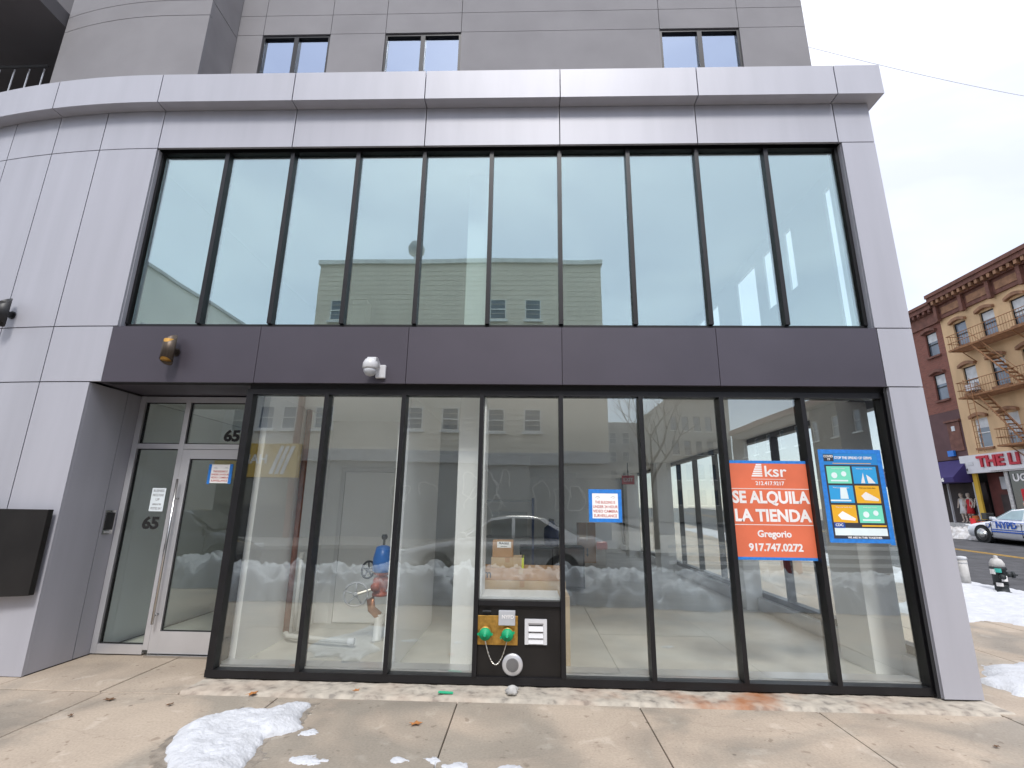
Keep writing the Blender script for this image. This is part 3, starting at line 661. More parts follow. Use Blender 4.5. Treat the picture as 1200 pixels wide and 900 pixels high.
for rr, k in ((.012, 6), (.026, 12), (.040, 18), (.053, 22)):
    for i in range(k):
        a = 2 * math.pi * i / k; m.cyl((rr * math.cos(a), -.0195, rr * math.sin(a)), .0062, .003, 'y', 6)
tag(m.build('perforation', 'ink_black', t), kind='stuff')

# ------------------------------------------------------------------ notices taped to the glass
def notice(loc, wd, ht, label, tape=True, paper='paper', tilt=0., lines=None, ink='ink_red', icons=True):
    t = empty('paper_notice', loc, 0, label, 'notice'); t.rotation_euler = (0, R(tilt), 0)
    MB().box(-wd / 2, wd / 2, -.0012, .0, -ht / 2, ht / 2).build('sheet', paper, t)
    if tape:
        e = .028
        for b in ((-wd / 2 - e, wd / 2 + e, ht / 2 - .012, ht / 2 + e), (-wd / 2 - e, wd / 2 + e, -ht / 2 - e, -ht / 2 + .008)):
            MB().box(b[0], b[1], -.0022, -.0014, b[2], b[3]).build('tape', 'tape_blue', t)
        for s_ in (-1, 1):
            a, b = sorted((s_ * (wd / 2 + e), s_ * (wd / 2 - .008))); MB().box(a, b, -.0032, -.0024, -ht / 2 - e * .6, ht / 2 + e * .7).build('tape', 'tape_blue', t)
    n = len(lines); 
    for i, ln in enumerate(lines):
        text('lettering', ln, ht * .145, (0, -.002, ht * .12 - i * ht * .165 if icons else ht * (.38 - i * .76 / max(1, n - 1))), ink, t, bold=.0005, sx=min(1.0, wd * .9 / (len(ln) * ht * .145 * .60)), extrude=.0004)
    if icons:
        for s_ in (-1, 1): MB().tube([(s_ * wd * .28 - .02, -.0018, ht * .30), (s_ * wd * .28 + .01, -.0018, ht * .36), (s_ * wd * .28 + .025, -.0018, ht * .30), (s_ * wd * .28, -.0018, ht * .27)], .002, 4).build('emblem', 'ink_grey', t)
    return t
SURV = ['THIS BUILDING IS', 'UNDER 24 HOUR', 'VIDEO CAMERA', 'SURVEILLANCE']
notice((5.325, .033, 1.645), .275, .265, 'surveillance notice in red capitals edged with blue tape on the fifth shop pane', lines=SURV)
t = notice((.925, .666, 1.95), .235, .215, 'surveillance notice in red capitals taped inside the glass of the entrance door', lines=SURV, tape=False)
MB().box(-.145, -.112, -.0025, -.0015, -.12, .11).build('tape', 'tape_blue', t); MB().box(.105, .142, -.0025, -.0015, -.115, .115).build('tape', 'tape_blue', t)
notice((.215, .686, 1.645), .165, .265, 'pale blue typed sheet stuck on the side light above the number', lines=['BUSINESS', 'PARCELS PLEASE', 'UP', 'entrance at rear', 'POSTED 24-7'], tape=False, paper='paper_blue', ink='ink_grey', icons=False)

t = empty('rental_poster', (6.975, .034, 1.635), 0, 'orange vinyl poster reading SE ALQUILA LA TIENDA filling a shop pane', 'poster')
W2, H2 = .390, .462
MB().box(-W2, W2, -.0012, 0, -H2, H2).build('sheet', 'orange_vinyl', t)
MB().box(-W2, W2, -.0022, -.0014, H2 - .012, H2 + .016).build('tape', 'tape_blue', t); MB().box(-W2, W2, -.0022, -.0014, -H2 - .02, -H2 + .006).build('tape', 'tape_blue', t)
def vt(s, sz, x, z, bold=.003, sx=1.): return text('lettering', s, sz, (x, -.002, z), 'vinyl_white', t, bold=bold, sx=sx, extrude=.0004)
vt('ksr', .155, .075, .366, .002, 1.15); vt('212.417.9217', .052, .01, .25, .0012)
for k in range(6): MB().add([(-.165 + .010 * k, -.0018, .318 + .022 * k), (-.055, -.0018, .318 + .022 * k), (-.055, -.0018, .334 + .022 * k), (-.158 + .010 * k, -.0018, .334 + .022 * k)], [(0, 1, 2, 3)]).build('logo_bar', 'vinyl_white', t)
MB().box(-.17, .17, -.002, -.0014, .291, .295).build('rule', 'vinyl_white', t)
for z in (.197, -.152): MB().box(-W2, W2, -.002, -.0014, z - .003, z + .003).build('rule', 'vinyl_white', t)
vt('SE ALQUILA', .16, 0, .108, .006, .88); vt('LA TIENDA', .16, .0, -.068, .006, .93); vt('Gregorio', .088, 0, -.24, .0028); vt('917.747.0272', .096, 0, -.368, .0035)

t = empty('health_poster', (7.815, .034, 1.78), 0, 'blue health poster with six coloured tiles about the spread of germs', 'poster')
MB().box(-.285, .285, -.0012, 0, -.425, .425).build('sheet', 'poster_dark', t)
MB().box(-.285, .285, -.0020, -.0014, .30, .425).build('header', 'poster_blue', t)
e = .03
for b in ((-.31, .31, .425 - .01, .425 + .03), (-.31, .31, -.425 - .03, -.425 + .008)): MB().box(b[0], b[1], -.0036, -.003, b[2], b[3]).build('tape', 'tape_blue', t)
for s_ in (-1, 1):
    a, b = sorted((s_ * .313, s_ * .268)); MB().box(a, b, -.0028, -.0022, -.47 if s_ > 0 else -.45, .45).build('tape', 'tape_blue', t)
text('heading', 'STOP THE SPREAD OF GERMS', .036, (.03, -.0022, .37), 'vinyl_white', t, bold=.001, sx=.78); MB().box(-.265, -.165, -.0024, -.0021, .335, .405).build('badge', 'poster_dark', t); text('badge_text', 'COVID\n19', .03, (-.215, -.0026, .37), 'vinyl_white', t, bold=.001)
MB().box(-.18, .2, -.0022, -.0016, .312, .318).build('rule', 'poster_yellow', t)
tiles = ('poster_green', 'poster_sky', 'poster_sky', 'poster_yellow', 'poster_yellow', 'poster_green')
for k, c in enumerate(tiles):
    x0 = -.25 + .255 * (k % 2); z1 = .285 - .19 * (k // 2)
    tl = MB().box(x0, x0 + .235, -.0022, -.0014, z1 - .17, z1).build('tile', c, t)
    pm = ['paper', 'vinyl_white', 'poster_pale', 'vinyl_white', 'paper', 'poster_green'][k]
    # simple hand, bottle and cloth shapes
    if k in (0, 5):
        MB().lathe([(.03, -.0024), (.03, -.0032)], (x0 + .07, 0, z1 - .09), 'y', 12).lathe([(.026, -.0024), (.026, -.0032)], (x0 + .165, 0, z1 - .075), 'y', 12).box(x0 + .03, x0 + .2, -.003, -.0024, z1 - .15, z1 - .135).build('picture', 'poster_pale', tl)
    elif k == 1:
        MB().prism([(x0 + .07, z1 - .165), (x0 + .10, z1 - .06), (x0 + .11, z1 - .165)], -.0032, -.0024).prism([(x0 + .14, z1 - .165), (x0 + .13, z1 - .08), (x0 + .17, z1 - .11), (x0 + .21, z1 - .165)], -.0032, -.0024).build('picture', pm, tl)
    elif k == 2: MB().prism([(x0 + .10, z1 - .13), (x0 + .11, z1 - .02), (x0 + .17, z1 - .02), (x0 + .18, z1 - .13)], -.0032, -.0024).box(x0, x0 + .2, -.0036, -.0026, z1 - .155, z1 - .14).build('picture', pm, tl)
    else: MB().prism([(x0 + .05, z1 - .10), (x0 + .10, z1 - .06), (x0 + .22, z1 - .13), (x0 + .21, z1 - .15), (x0 + .08, z1 - .14)], -.0032, -.0024).build('picture', pm, tl)
    text('caption', 'Avoid close contact' if k in (0, 5) else 'Wash your hands often', .017, (x0 + .118, -.0035, z1 - .022), 'vinyl_white' if k != 3 else 'ink_black', tl, extrude=.0003)
MB().box(-.25, -.145, -.0042, -.003, -.315, -.262).build('badge', 'poster_navy', t); text('badge_text', 'CDC', .035, (-.20, -.0045, -.288), 'vinyl_white', t, bold=.001)
MB().box(.02, .255, -.0022, -.0014, -.30, -.285).build('rule', 'poster_yellow', t)
MB().box(-.25, .255, -.0022, -.0014, -.385, -.315).build('footer', 'poster_pale', t); text('footer_text', 'WE ARE IN THIS TOGETHER', .026, (.03, -.002, -.405), 'vinyl_white', t, bold=.0008)

# ------------------------------------------------------------------ things behind the glass
def carton(name, x0, x1, y0, y1, z0, z1, mt, label, mark=None):
    t = empty(name, ((x0 + x1) / 2, (y0 + y1) / 2, z0), 0, label, 'box', 'cardboard boxes behind the glass')
    a, b, c = (x1 - x0) / 2, (y1 - y0) / 2, z1 - z0
    MB().box(-a, a, -b, b, 0, c).build('carton', mt, t, bevel=.004)
    MB().box(-.025, .025, -b - .001, -b - .0004, c * .55, c).build('tape', 'cardboard_pale' if mt == 'cardboard' else 'cardboard', t)
    if mark == 'label': MB().box(-a * .55, a * .8, -b - .003, -b - .001, c * .58, c * .95).build('label_sheet', 'paper', t); text('label_text', 'FRAGILE\n-------', .03, (a * .1, -b - .0035, c * .76), 'ink_black', t, bold=.001)
    if mark == 'lime': MB().box(a * .88, a + .002, -b - .002, b + .001, .0, c).build('tape_end', 'tape_lime', t)
    if mark == 'logo': text('print', 'm', .12, (-a + .08, -b - .001, c * .5), 'ink_black', t, bold=.002)
    if mark == 'arrow': MB().prism([(-.05, .25), (0, .17), (.05, .25), (.02, .25), (.02, .42), (-.02, .42), (-.02, .25)], -b - .003, -b - .001).build('print', 'ink_black', t)
    return t
carton('packing_crate', 4.06, 5.0, .56, 1.05, .03, .70, 'cardboard_pale', 'tall pale carton at the bottom of the stack behind the display window')
carton('flat_carton', 4.02, 4.96, .58, 1.0, .701, .845, 'cardboard_pale', 'pale flat carton lying just above the white display sill')
carton('flat_carton', 4.03, 4.92, .60, 1.0, .846, .965, 'cardboard', 'long orange brown carton printed with a letter in the display window', 'logo')
carton('small_carton', 4.145, 4.505, .64, .98, .966, 1.075, 'cardboard_pale', 'small flat carton with a lime green taped end', 'lime')
carton('small_carton', 4.155, 4.385, .66, .92, 1.076, 1.25, 'cardboard', 'small brown carton with a white label on top of the stack', 'label')
carton('tall_carton', 6.10, 6.62, 10.4, 10.9, .03, 1.18, 'cardboard', 'tall brown carton with a printed arrow deep inside the empty shop', 'arrow')
t = empty('storage_rack', (4.2, 4.2, .03), 0, 'blue steel storage rack seen behind the display window', 'rack')
for x in (-.45, .45):
    for y in (-.2, .2): MB().box(x - .02, x + .02, y - .02, y + .02, 0, 1.75).build('upright', 'dark_blue', t)
for z in (.45, 1.05, 1.68): MB().box(-.43, .43, -.18, .18, z, z + .03).build('shelf', 'grey_plastic', t)
MB().box(-.3, .35, -.15, .15, 1.082, 1.5).build('backboard', 'bucket', t)
t = empty('dark_cabinet', (5.15, 5.6, .03), 0, 'low black cabinet standing in the dim middle of the shop', 'cabinet')
MB().box(-.75, .55, -.3, .3, .05, .82).build('carcass', 'black_matte', t); MB().box(-.72, -.1, -.315, -.301, .08, .78).build('door', 'int_dark', t); MB().box(-.08, .52, -.315, -.301, .08, .78).build('door', 'int_dark', t)
t = empty('blue_drum', (5.05, 5.5, .851), 0, 'dark blue plastic drum resting on the black cabinet', 'drum')
MB().lathe([(.12, 0), (.15, .03), (.16, .2), (.15, .36), (.08, .42), (.05, .5)], (0, 0, 0), 'z', 18).build('body', 'dark_blue', t, True); MB().cyl((0, 0, .5), .055, .04, 'z', 14).build('cap', 'black', t)
t = empty('grey_bucket', (4.98, 5.0, .03), 0, 'pale grey bucket with a printed side in front of the black cabinet', 'bucket')
MB().lathe([(.13, 0), (.16, .36), (.17, .37), (.17, .40)], (0, 0, 0), 'z', 18).build('pail', 'bucket', t, True); MB().cyl((0, 0, .4), .172, .015, 'z', 18).build('lid', 'white_plastic', t)
# standpipe valves in the closet
t = empty('standpipe_valve', (2.74, 1.35, .03), 0, 'red standpipe with a blue valve body and two spoked hand wheels', 'valve')
MB().lathe([(.07, 0), (.07, .02), (.05, .03), (.05, .30)], (0, 0, 0), 'z', 16).build('riser', 'pipe_white', t, True)
MB().tube([(0, 0, .28), (-.09, -.02, .36), (-.11, -.02, .46), (-.06, 0, .54), (0, 0, .58)], .05, 12).build('elbow', 'copper', t, True)
MB().lathe([(.05, .5), (.10, .51), (.10, .54), (.06, .56), (.10, .62), (.10, .7), (.06, .74), (.10, .76), (.10, .78)], (0, 0, 0), 'z', 16).build('body', 'valve_red', t, True)
MB().lathe([(.09, .78), (.12, .80), (.12, .95), (.09, 1.08), (.03, 1.10)], (0, 0, 0), 'z', 18).build('bonnet', 'valve_blue', t, True)
MB().tube([(0, 0, 1.1), (0, 0, 1.19)], .016, 8).lathe([(.03, 1.17), (.04, 1.20), (.03, 1.23)], (0, 0, 0), 'z', 10).build('stem', 'black', t)
def wheel(c, r, mt, nm, ax):
    m = MB(); pts = []
    for i in range(24):
        a = 2 * math.pi * i / 24; pts.append((c[0] + r * math.cos(a) * ax[0], c[1] + r * math.cos(a) * ax[1], c[2] + r * math.sin(a)))
    m.tube(pts, .013, 6, True)
    for k in range(5):
        a = 2 * math.pi * k / 5 + .3; m.tube([c, (c[0] + r * math.cos(a) * ax[0], c[1] + r * math.cos(a) * ax[1], c[2] + r * math.sin(a))], .010, 5)
    m.lathe([(.03, -.02), (.03, .02)], c, 'y', 10); m.build(nm, mt, t, True)
wheel((-.28, -.08, .53), .135, 'grey_plastic', 'hand_wheel', (1, .25)); wheel((-.19, .05, .80), .10, 'black', 'hand_wheel', (.55, .83))
MB().tube([(-.28, -.08, .53), (-.05, 0, .60)], .022, 8).tube([(-.19, .05, .80), (0, 0, .78)], .018, 8).build('spindle', 'chain', t)
MB().lathe([(.055, -.02), (.055, .02)], (-.04, -.10, .62), 'y', 14).build('gauge', 'valve_red', t, True)
t = empty('drain_pipe', (1.66, 1.25, .03), 0, 'rusty vertical drain pipe on the closet wall with a white floor branch', 'pipe')
MB().tube([(0, 0, .09), (-.02, .0, 2.8)], .036, 10).build('riser', 'pipe_rust', t, True)
MB().tube([(.085, .03, .1), (.075, .03, .95)], .026, 10).build('branch', 'pipe_white', t, True); MB().lathe([(.034, .93), (.034, 1.0)], (.075, .03, 0), 'z', 12).build('cap', 'pipe_white', t)
MB().tube([(-.01, 0, .10), (.06, -.06, .07), (.3, -.12, .07), (.86, -.22, .07)], .030, 10).build('floor_run', 'pipe_white', t, True)
MB().lathe([(.04, -.04), (.04, .03)], (.88, -.225, .07), 'x', 12).build('end_cap', 'white_plastic', t)
t = empty('exit_sign', (7.3, 8.6, 2.38), 0, 'small red exit sign hanging deep inside the shop', 'sign')
MB().box(-.17, .17, -.02, .02, -.12, .12).build('panel', 'cloth_red', t); text('lettering', 'EXIT', .13, (0, -.0215, 0), 'vinyl_white', t, bold=.002); MB().tube([(0, 0, .12), (0, 0, .46)], .012).build('hanger', 'black', t)

# ------------------------------------------------------------------ snow
def snow_heap(name, poly, h, cell, label=None, mt='snow', base=lambda x, y: 0., rough=.35, edge=.18, thin=0., seed=0., kind=None, freq=3.2):
    """a lumpy heap over an outline: height grows inward from the rim, the rim frays with noise"""
    xs = [p[0] for p in poly]; ys_ = [p[1] for p in poly]; x0, x1, y0, y1 = min(xs) - .1, max(xs) + .1, min(ys_) - .1, max(ys_) + .1
    def dist(x, y):
        ins = False; d = 1e9; n = len(poly)
        for i in range(n):
            ax, ay = poly[i]; bx, by = poly[(i + 1) % n]
            if (ay > y) != (by > y) and x < (bx - ax) * (y - ay) / (by - ay) + ax: ins = not ins
            ex, ey = bx - ax, by - ay; tt = max(0, min(1, ((x - ax) * ex + (y - ay) * ey) / (ex * ex + ey * ey + 1e-12)))
            d = min(d, math.hypot(x - ax - tt * ex, y - ay - tt * ey))
        return d if ins else -d
    nx, ny = int((x1 - x0) / cell) + 1, int((y1 - y0) / cell) + 1; vid = {}; vs, fs = [], []; H = {}
    for i in range(nx + 1):
        for j in range(ny + 1):
            x, y = x0 + i * cell, y0 + j * cell
            d = dist(x, y) + edge * .55 * noise.noise((x * freq, y * freq, seed)) + edge * .22 * noise.noise((x * freq * 3.7, y * freq * 3.7, seed + 5))
            s_ = max(0., min(1., d / edge)); s_ = s_ ** .55
            n1 = noise.noise((x * freq * .8, y * freq * .8, seed + 9)); n2 = noise.noise((x * freq * 2.6, y * freq * 2.6, seed + 2)); n3 = noise.noise((x * freq * 8, y * freq * 8, seed + 3)); n4 = noise.noise((x * freq * 19, y * freq * 19, seed + 4))
            z = h * s_ * (1 + rough * (1.0 * n1 + .7 * n2 + .35 * n3 + .16 * n4))
            H[i, j] = (x, y, base(x, y) + (z if d > 0 else -.02), d)
    for i in range(nx):
        for j in range(ny):
            q_ = [(i, j), (i + 1, j), (i + 1, j + 1), (i, j + 1)]
            if max(H[k][3] for k in q_) <= 0: continue
            f = []
            for k in q_:
                if k not in vid: vid[k] = len(vs); vs.append(H[k][:3])
                f.append(vid[k])
            fs.append(tuple(f))
    o = MB().add(vs, fs).build(name, mt, None, True)
    return tag(o, label, 'snow', kind=kind)
snow_heap('snow_heap', [(2.42, -1.95), (2.24, -1.55), (2.10, -1.38), (2.04, -1.12), (2.06, -.85), (2.25, -.66), (2.45, -.66), (2.62, -.50), (2.78, -.52), (2.80, -.75), (2.84, -.95), (2.70, -1.15), (2.78, -1.4), (2.80, -1.95)], .062, .012, 'fresh white snow heap on the pavement left of the picture middle', edge=.14, rough=.34, freq=3.4, seed=3)
SL = bpy.context.scene.objects['snow_heap']
rim = snow_heap('slush_rim', [(2.37, -1.96), (2.19, -1.56), (2.05, -1.39), (1.99, -1.12), (2.02, -.83), (2.24, -.62), (2.45, -.63), (2.62, -.47), (2.81, -.49), (2.84, -.75), (2.88, -.96), (2.75, -1.17), (2.83, -1.41), (2.86, -1.96)], .0045, .02, None, mt='slush', edge=.12, rough=.3, freq=6, seed=41)
del rim['category']; rim.parent = SL
bits = [((2.95, -1.02), .06, 'small snow scrap beside the big snow heap'), ((3.12, -1.42), .09, 'low snow scrap at the picture foot right of the heap'), ((3.72, -1.38), .055, 'small snow lump just left of the paving joint'), ((3.93, -1.36), .045, 'small snow lump sitting on the paving joint'),
        ((4.08, -1.44), .06, 'thin snow scrap just right of the paving joint'), ((4.45, -1.47), .10, 'wide thin snow scrap at the picture foot below the round grille'), ((4.85, -1.5), .07, 'thin snow scrap at the picture foot left of the second joint'), ((6.25, -1.42), .07, 'small snow scrap between the two paving joints on the shop side')]
for k, ((x, y), r_, lb) in enumerate(bits):
    pl = [(x + r_ * 1.3 * math.cos(a) * random.uniform(.7, 1.2), y + r_ * .8 * math.sin(a) * random.uniform(.7, 1.2)) for a in [2 * math.pi * i / 9 for i in range(9)]]
    snow_heap('snow_scrap', pl, .012, .007, lb, edge=.075, rough=.7, freq=14, seed=k * 3.1)
snow_heap('snow_patch', [(9.0, .10), (9.1, .55), (9.55, 1.05), (10.4, 1.22), (12.6, 1.35), (13.6, .9), (13.4, .35), (11.5, .30), (10.2, .25), (9.8, .05)], .06, .05, 'flat snow patch on the pavement round the corner by the pier', base=lambda x, y: gz(y), edge=.2, seed=8)
snow_heap('snow_bank', [(11.0, 3.4), (10.6, 4.3), (12.3, 5.4), (13.2, 6.6), (13.1, 10), (13.3, 24), (14.7, 24), (14.9, 8), (15.1, 6), (15.0, 3.6), (13.4, 3.0)], .075, .07, 'broad trampled snow bank round the hydrant by the avenue kerb', base=lambda x, y: gz(y), edge=.35, rough=.6, seed=12, freq=2.2)
snow_heap('snow_bank', [(-13, -5.3), (-13, -3.9), (-9, -3.7), (-6, -3.85), (-3, -3.6), (0, -3.75), (3, -3.65), (5, -3.85), (7, -3.7), (9, -3.75), (11, -3.6), (12.2, -4.2), (12, -5.3)], .44, .05, 'long dirty snow bank ploughed up along the street kerb opposite the shop front', mt='snow', edge=.32, rough=.38, seed=20, freq=3.6)
snow_heap('snow_bank', [(27.0, 20.6), (26.6, 22.5), (27.0, 26), (28.9, 27), (29.2, 22), (28.6, 20.4)], .35, .1, 'grubby snow bank at the far kerb ahead of the police car', mt='snow_dirty', base=lambda x, y: gz(y) - .1, edge=.4, rough=.7, seed=31, freq=2)

# ------------------------------------------------------------------ litter on the pavement
def leaf(x, y, s_, rz, mt, label):
    pts = []
    for k in range(10):
        a = 2 * math.pi * k / 10; r_ = s_ * (1 if k % 2 == 0 else .5); pts.append((r_ * math.cos(a), r_ * .7 * math.sin(a)))
    m = MB(); n = len(pts); m.add([(0, 0, .012)] + [(p[0], p[1], .006 + .008 * random.random()) for p in pts], [(0, 1 + i, 1 + (i + 1) % n) for i in range(n)])
    o = m.build('fallen_leaf', mt); o.location = (x, y, 0.004); o.rotation_euler = (0, 0, rz)
    sd = o.modifiers.new('solid', 'SOLIDIFY'); sd.thickness = .002
    return tag(o, label, 'leaf', 'fallen leaves on the pavement')
leaf(3.70, -.85, .055, .5, 'leaf', 'orange star shaped leaf on the slab left of the paving joint')
leaf(2.15, -.34, .06, 1.1, 'leaf', 'orange leaf near the foot of the first shop window mullion')
leaf(1.05, -.55, .05, .2, 'leaf_dark', 'brown leaf lying ahead of the entrance near the joint')
leaf(1.02, -.88, .03, 2.2, 'leaf_dark', 'small dark leaf scrap furthest out before the entrance')
leaf(1.62, -.62, .035, 1.3, 'leaf_dark', 'small dark leaf scrap between entrance joint and snow heap')
leaf(3.02, -.20, .04, .9, 'leaf', 'orange leaf caught on the cement strip under the third pane')
leaf(7.9, -.95, .03, .4, 'leaf_dark', 'dark leaf scrap on the slab before the pier')
o = MB().box(-.065, .065, -.02, .02, 0, .006).build('green_tape_scrap', 'green_label'); o.location = (3.83, -.24, .022); o.rotation_euler = (0, .05, .05); tag(o, 'short green strip lying on the cement strip under the third pane', 'litter')
m = MB(); m.lathe([(.02, 0), (.045, .008), (.05, .03), (.042, .05), (.03, .066), (.01, .075)], (0, 0, 0), 'z', 22)
m.v = [(x * (1 + .9 * noise.noise((x * 40, y * 40, z * 40))), y * (1 + .5 * noise.noise((x * 40, y * 40, z * 40 + 7))), z) for x, y, z in m.v]
o = m.build('stone_lump', 'post_grey', None, True); o.location = (4.42, -.19, .005); tag(o, 'rough grey cement lump at the foot of the blank panel', 'stone')

# ------------------------------------------------------------------ across the avenue
AVX = 31.5
def FA(u, n, v): return (AVX - n, u, v)               # a facade that looks towards -X: u along the street, n out of the wall, v up
def facade_window(root, fm, u0, u1, v0, v1, frame='white_trim', glass_m='far_glass', hood=None, sill='trim_brown', muntin=True, curtain=0., recess=.16, fw=.06):
    wn = MB(fm).box(u0, u0 + fw, -recess, -recess + .06, v0, v1).box(u1 - fw, u1, -recess, -recess + .06, v0, v1).box(u0 + fw, u1 - fw, -recess, -recess + .06, v0, v0 + fw).box(u0 + fw, u1 - fw, -recess, -recess + .06, v1 - fw, v1)
    vm = (v0 + v1) / 2
    wn.box(u0 + fw, u1 - fw, -recess, -recess + .07, vm - fw / 2, vm + fw / 2)
    o = wn.build('window', frame, root)
    for a, b in ((v0 + fw, vm - fw / 2), (vm + fw / 2, v1 - fw)): MB(fm).box(u0 + fw, u1 - fw, -recess + .01, -recess + .02, a, b).build('pane', glass_m, o)
    if curtain: MB(fm).box(u0 + fw, u1 - fw, -recess + .021, -recess + .028, v1 - fw - (v1 - v0) * curtain, v1 - fw).build('blind', 'curtain', o)
    if sill: MB(fm).box(u0 - .1, u1 + .1, .002, .14, v0 - .13, v0 - .005).build('sill', sill, o)
    if hood:
        n = 8; out_, in_ = [], []
        for i in range(n + 1):
            k = i / n; uu = u0 - .12 + (u1 - u0 + .24) * k; out_.append((uu, v1 + .17 + .17 * math.sin(math.pi * k))); in_.append((uu, v1 + .0 + .15 * math.sin(math.pi * k)))
        poly = out_ + in_[::-1]
        m = MB(fm); N_ = len(poly); vs = [(p_[0], .003, p_[1]) for p_ in poly] + [(p_[0], .2, p_[1]) for p_ in poly]
        fs = [(i, (i + 1) % N_, (i + 1) % N_ + N_, i + N_) for i in range(N_)]
        for i in range(n): a, b, c, d = i, i + 1, N_ - 2 - i, N_ - 1 - i; fs += [(a, b, c, d), (a + N_, d + N_, c + N_, b + N_)]
        m.add(vs, fs).build('hood', hood, o)
    return o
def wall_with_holes(root, fm, u0, u1, v0, v1, holes, mt, depth=.3, name='wall'):
    """front wall as strips round rectangular openings"""
    vs_ = sorted({v0, v1} | {h[2] for h in holes} | {h[3] for h in holes}); m = MB(fm)
    for a, b in zip(vs_[:-1], vs_[1:]):
        if b - a < 1e-6: continue
        cut = sorted((h[0], h[1]) for h in holes if h[2] <= a + 1e-6 and h[3] >= b - 1e-6); u = u0
        for c, d in cut:
            if c > u: m.box(u, c, -depth, 0, a, b)
            u = d
        if u < u1: m.box(u, u1, -depth, 0, a, b)
    return m.build(name, mt, root)
yb = empty('yellow_building', (AVX, 20, .4), 0, 'ochre painted walk-up with brown cornice, arched window hoods and ground floor shop', 'building'); yb.location = (0, 0, 0)
Ya, Yb = 13.2, 25.71
cols = [(20.26 + 1.86 * k, 20.26 + 1.86 * k + .90) for k in range(-3, 3)]
cols = [c for c in cols if c[0] > Ya + .3]
rows = [(5.41, 7.15), (8.72, 10.35), (11.72, 13.22)]
hl = [(a, b, c, d) for a, b in cols for c, d in rows]
wall_with_holes(yb, FA, Ya, Yb, 4.9, 14.0, hl, 'paint_yellow')
random.seed(3)
for a, b in cols:
    for i, (c, d) in enumerate(rows): facade_window(yb, FA, a, b, c, d, 'white_trim' if i == 0 else 'black', hood='trim_tan', curtain=random.choice((0, .3, .45, .6)), sill='trim_tan', fw=.05)
MB(FA).box(Ya, Yb, -.9, -.85, .3, 14.8).build('back_wall', 'black_matte', yb); MB(FA).box(Ya, Yb, -12, -.3, 14.5, 14.8).build('roof', 'soffit', yb)
crn = MB(FA).box(Ya - .05, Yb - .02, .0, .12, 13.86, 14.75).box(Ya - .1, Yb, .0, .62, 15.05, 15.32).box(Ya - .1, Yb, 0, .72, 15.32, 15.55).box(Ya - .05, Yb - .02, .0, .30, 14.75, 15.05).build('cornice', 'trim_brown', yb)
for k in range(int((Yb - Ya) / .40)): MB(FA).box(Ya + .1 + .40 * k, Ya + .27 + .40 * k, .30, .58, 14.80, 15.04).build('bracket', 'trim_tan', crn)
for k in range(7): MB(FA).box(Ya + .1 + 1.86 * k + 1.0, Ya + .1 + 1.86 * k + 1.22, .12, .34, 13.70, 14.74).build('corbel', 'trim_brown', crn)
for k in range(6): MB(FA).box(Ya + 1.5 + 1.86 * k, Ya + 2.8 + 1.86 * k, .12, .16, 14.1, 14.55).build('frieze_panel', 'trim_tan', crn)
# ground floor shop of the ochre building
sf = MB(FA).box(Ya, 26.1, .02, .28, 3.95, 5.02).build('shop_fascia', 'sign_white', yb)
text('lettering', 'THE LI', .86, (AVX - .33, 24.85, 4.55), 'sign_red', sf, rz=-90, bold=.03, extrude=.04, align='LEFT', sx=1.05)
MB(FA).box(25.72, 26.02, .285, .30, 4.42, 4.62).build('small_sign', 'white_plastic', sf); MB(FA).box(25.2, 25.55, .285, .30, 4.42, 4.62).build('small_sign', 'white_plastic', sf)
text('street_number', '84', .24, (AVX - .29, 25.75, 4.17), 'ink_black', sf, rz=-90, bold=.006)
MB(FA).box(Ya, 24.2, .28, .36, 4.02, 4.22).build('light_box', 'sign_white', sf)
MB(FA).box(25.35, 25.62, .01, .12, .45, 3.95).build('pilaster', 'awning_yellow', yb); MB(FA).box(23.42, 23.62, .0, .12, .45, 3.95).build('pilaster', 'post_grey', yb)
MB(FA).box(23.62, 25.35, -.6, -.5, .45, 3.95).build('doorway_back', 'shop_maroon', yb); MB(FA).box(23.8, 24.7, -.5, -.45, .5, 2.7).build('shop_door', 'shop_dark', yb); MB(FA).box(23.9, 24.5, -.49, -.40, 3.0, 3.7).build('wall_box', 'grey_plastic', yb)
MB(FA).box(Ya, 23.42, .0, .06, .45, 3.95).build('shop_window', 'car_glass', yb); text('lettering', 'UG', .55, (AVX - .08, 23.2, 3.55), 'vinyl_white', yb, rz=-90, bold=.02, align='LEFT'); MB(FA).box(21.2, 22.9, .065, .08, 2.3, 2.95).build('shop_banner', 'cloth_red', yb)
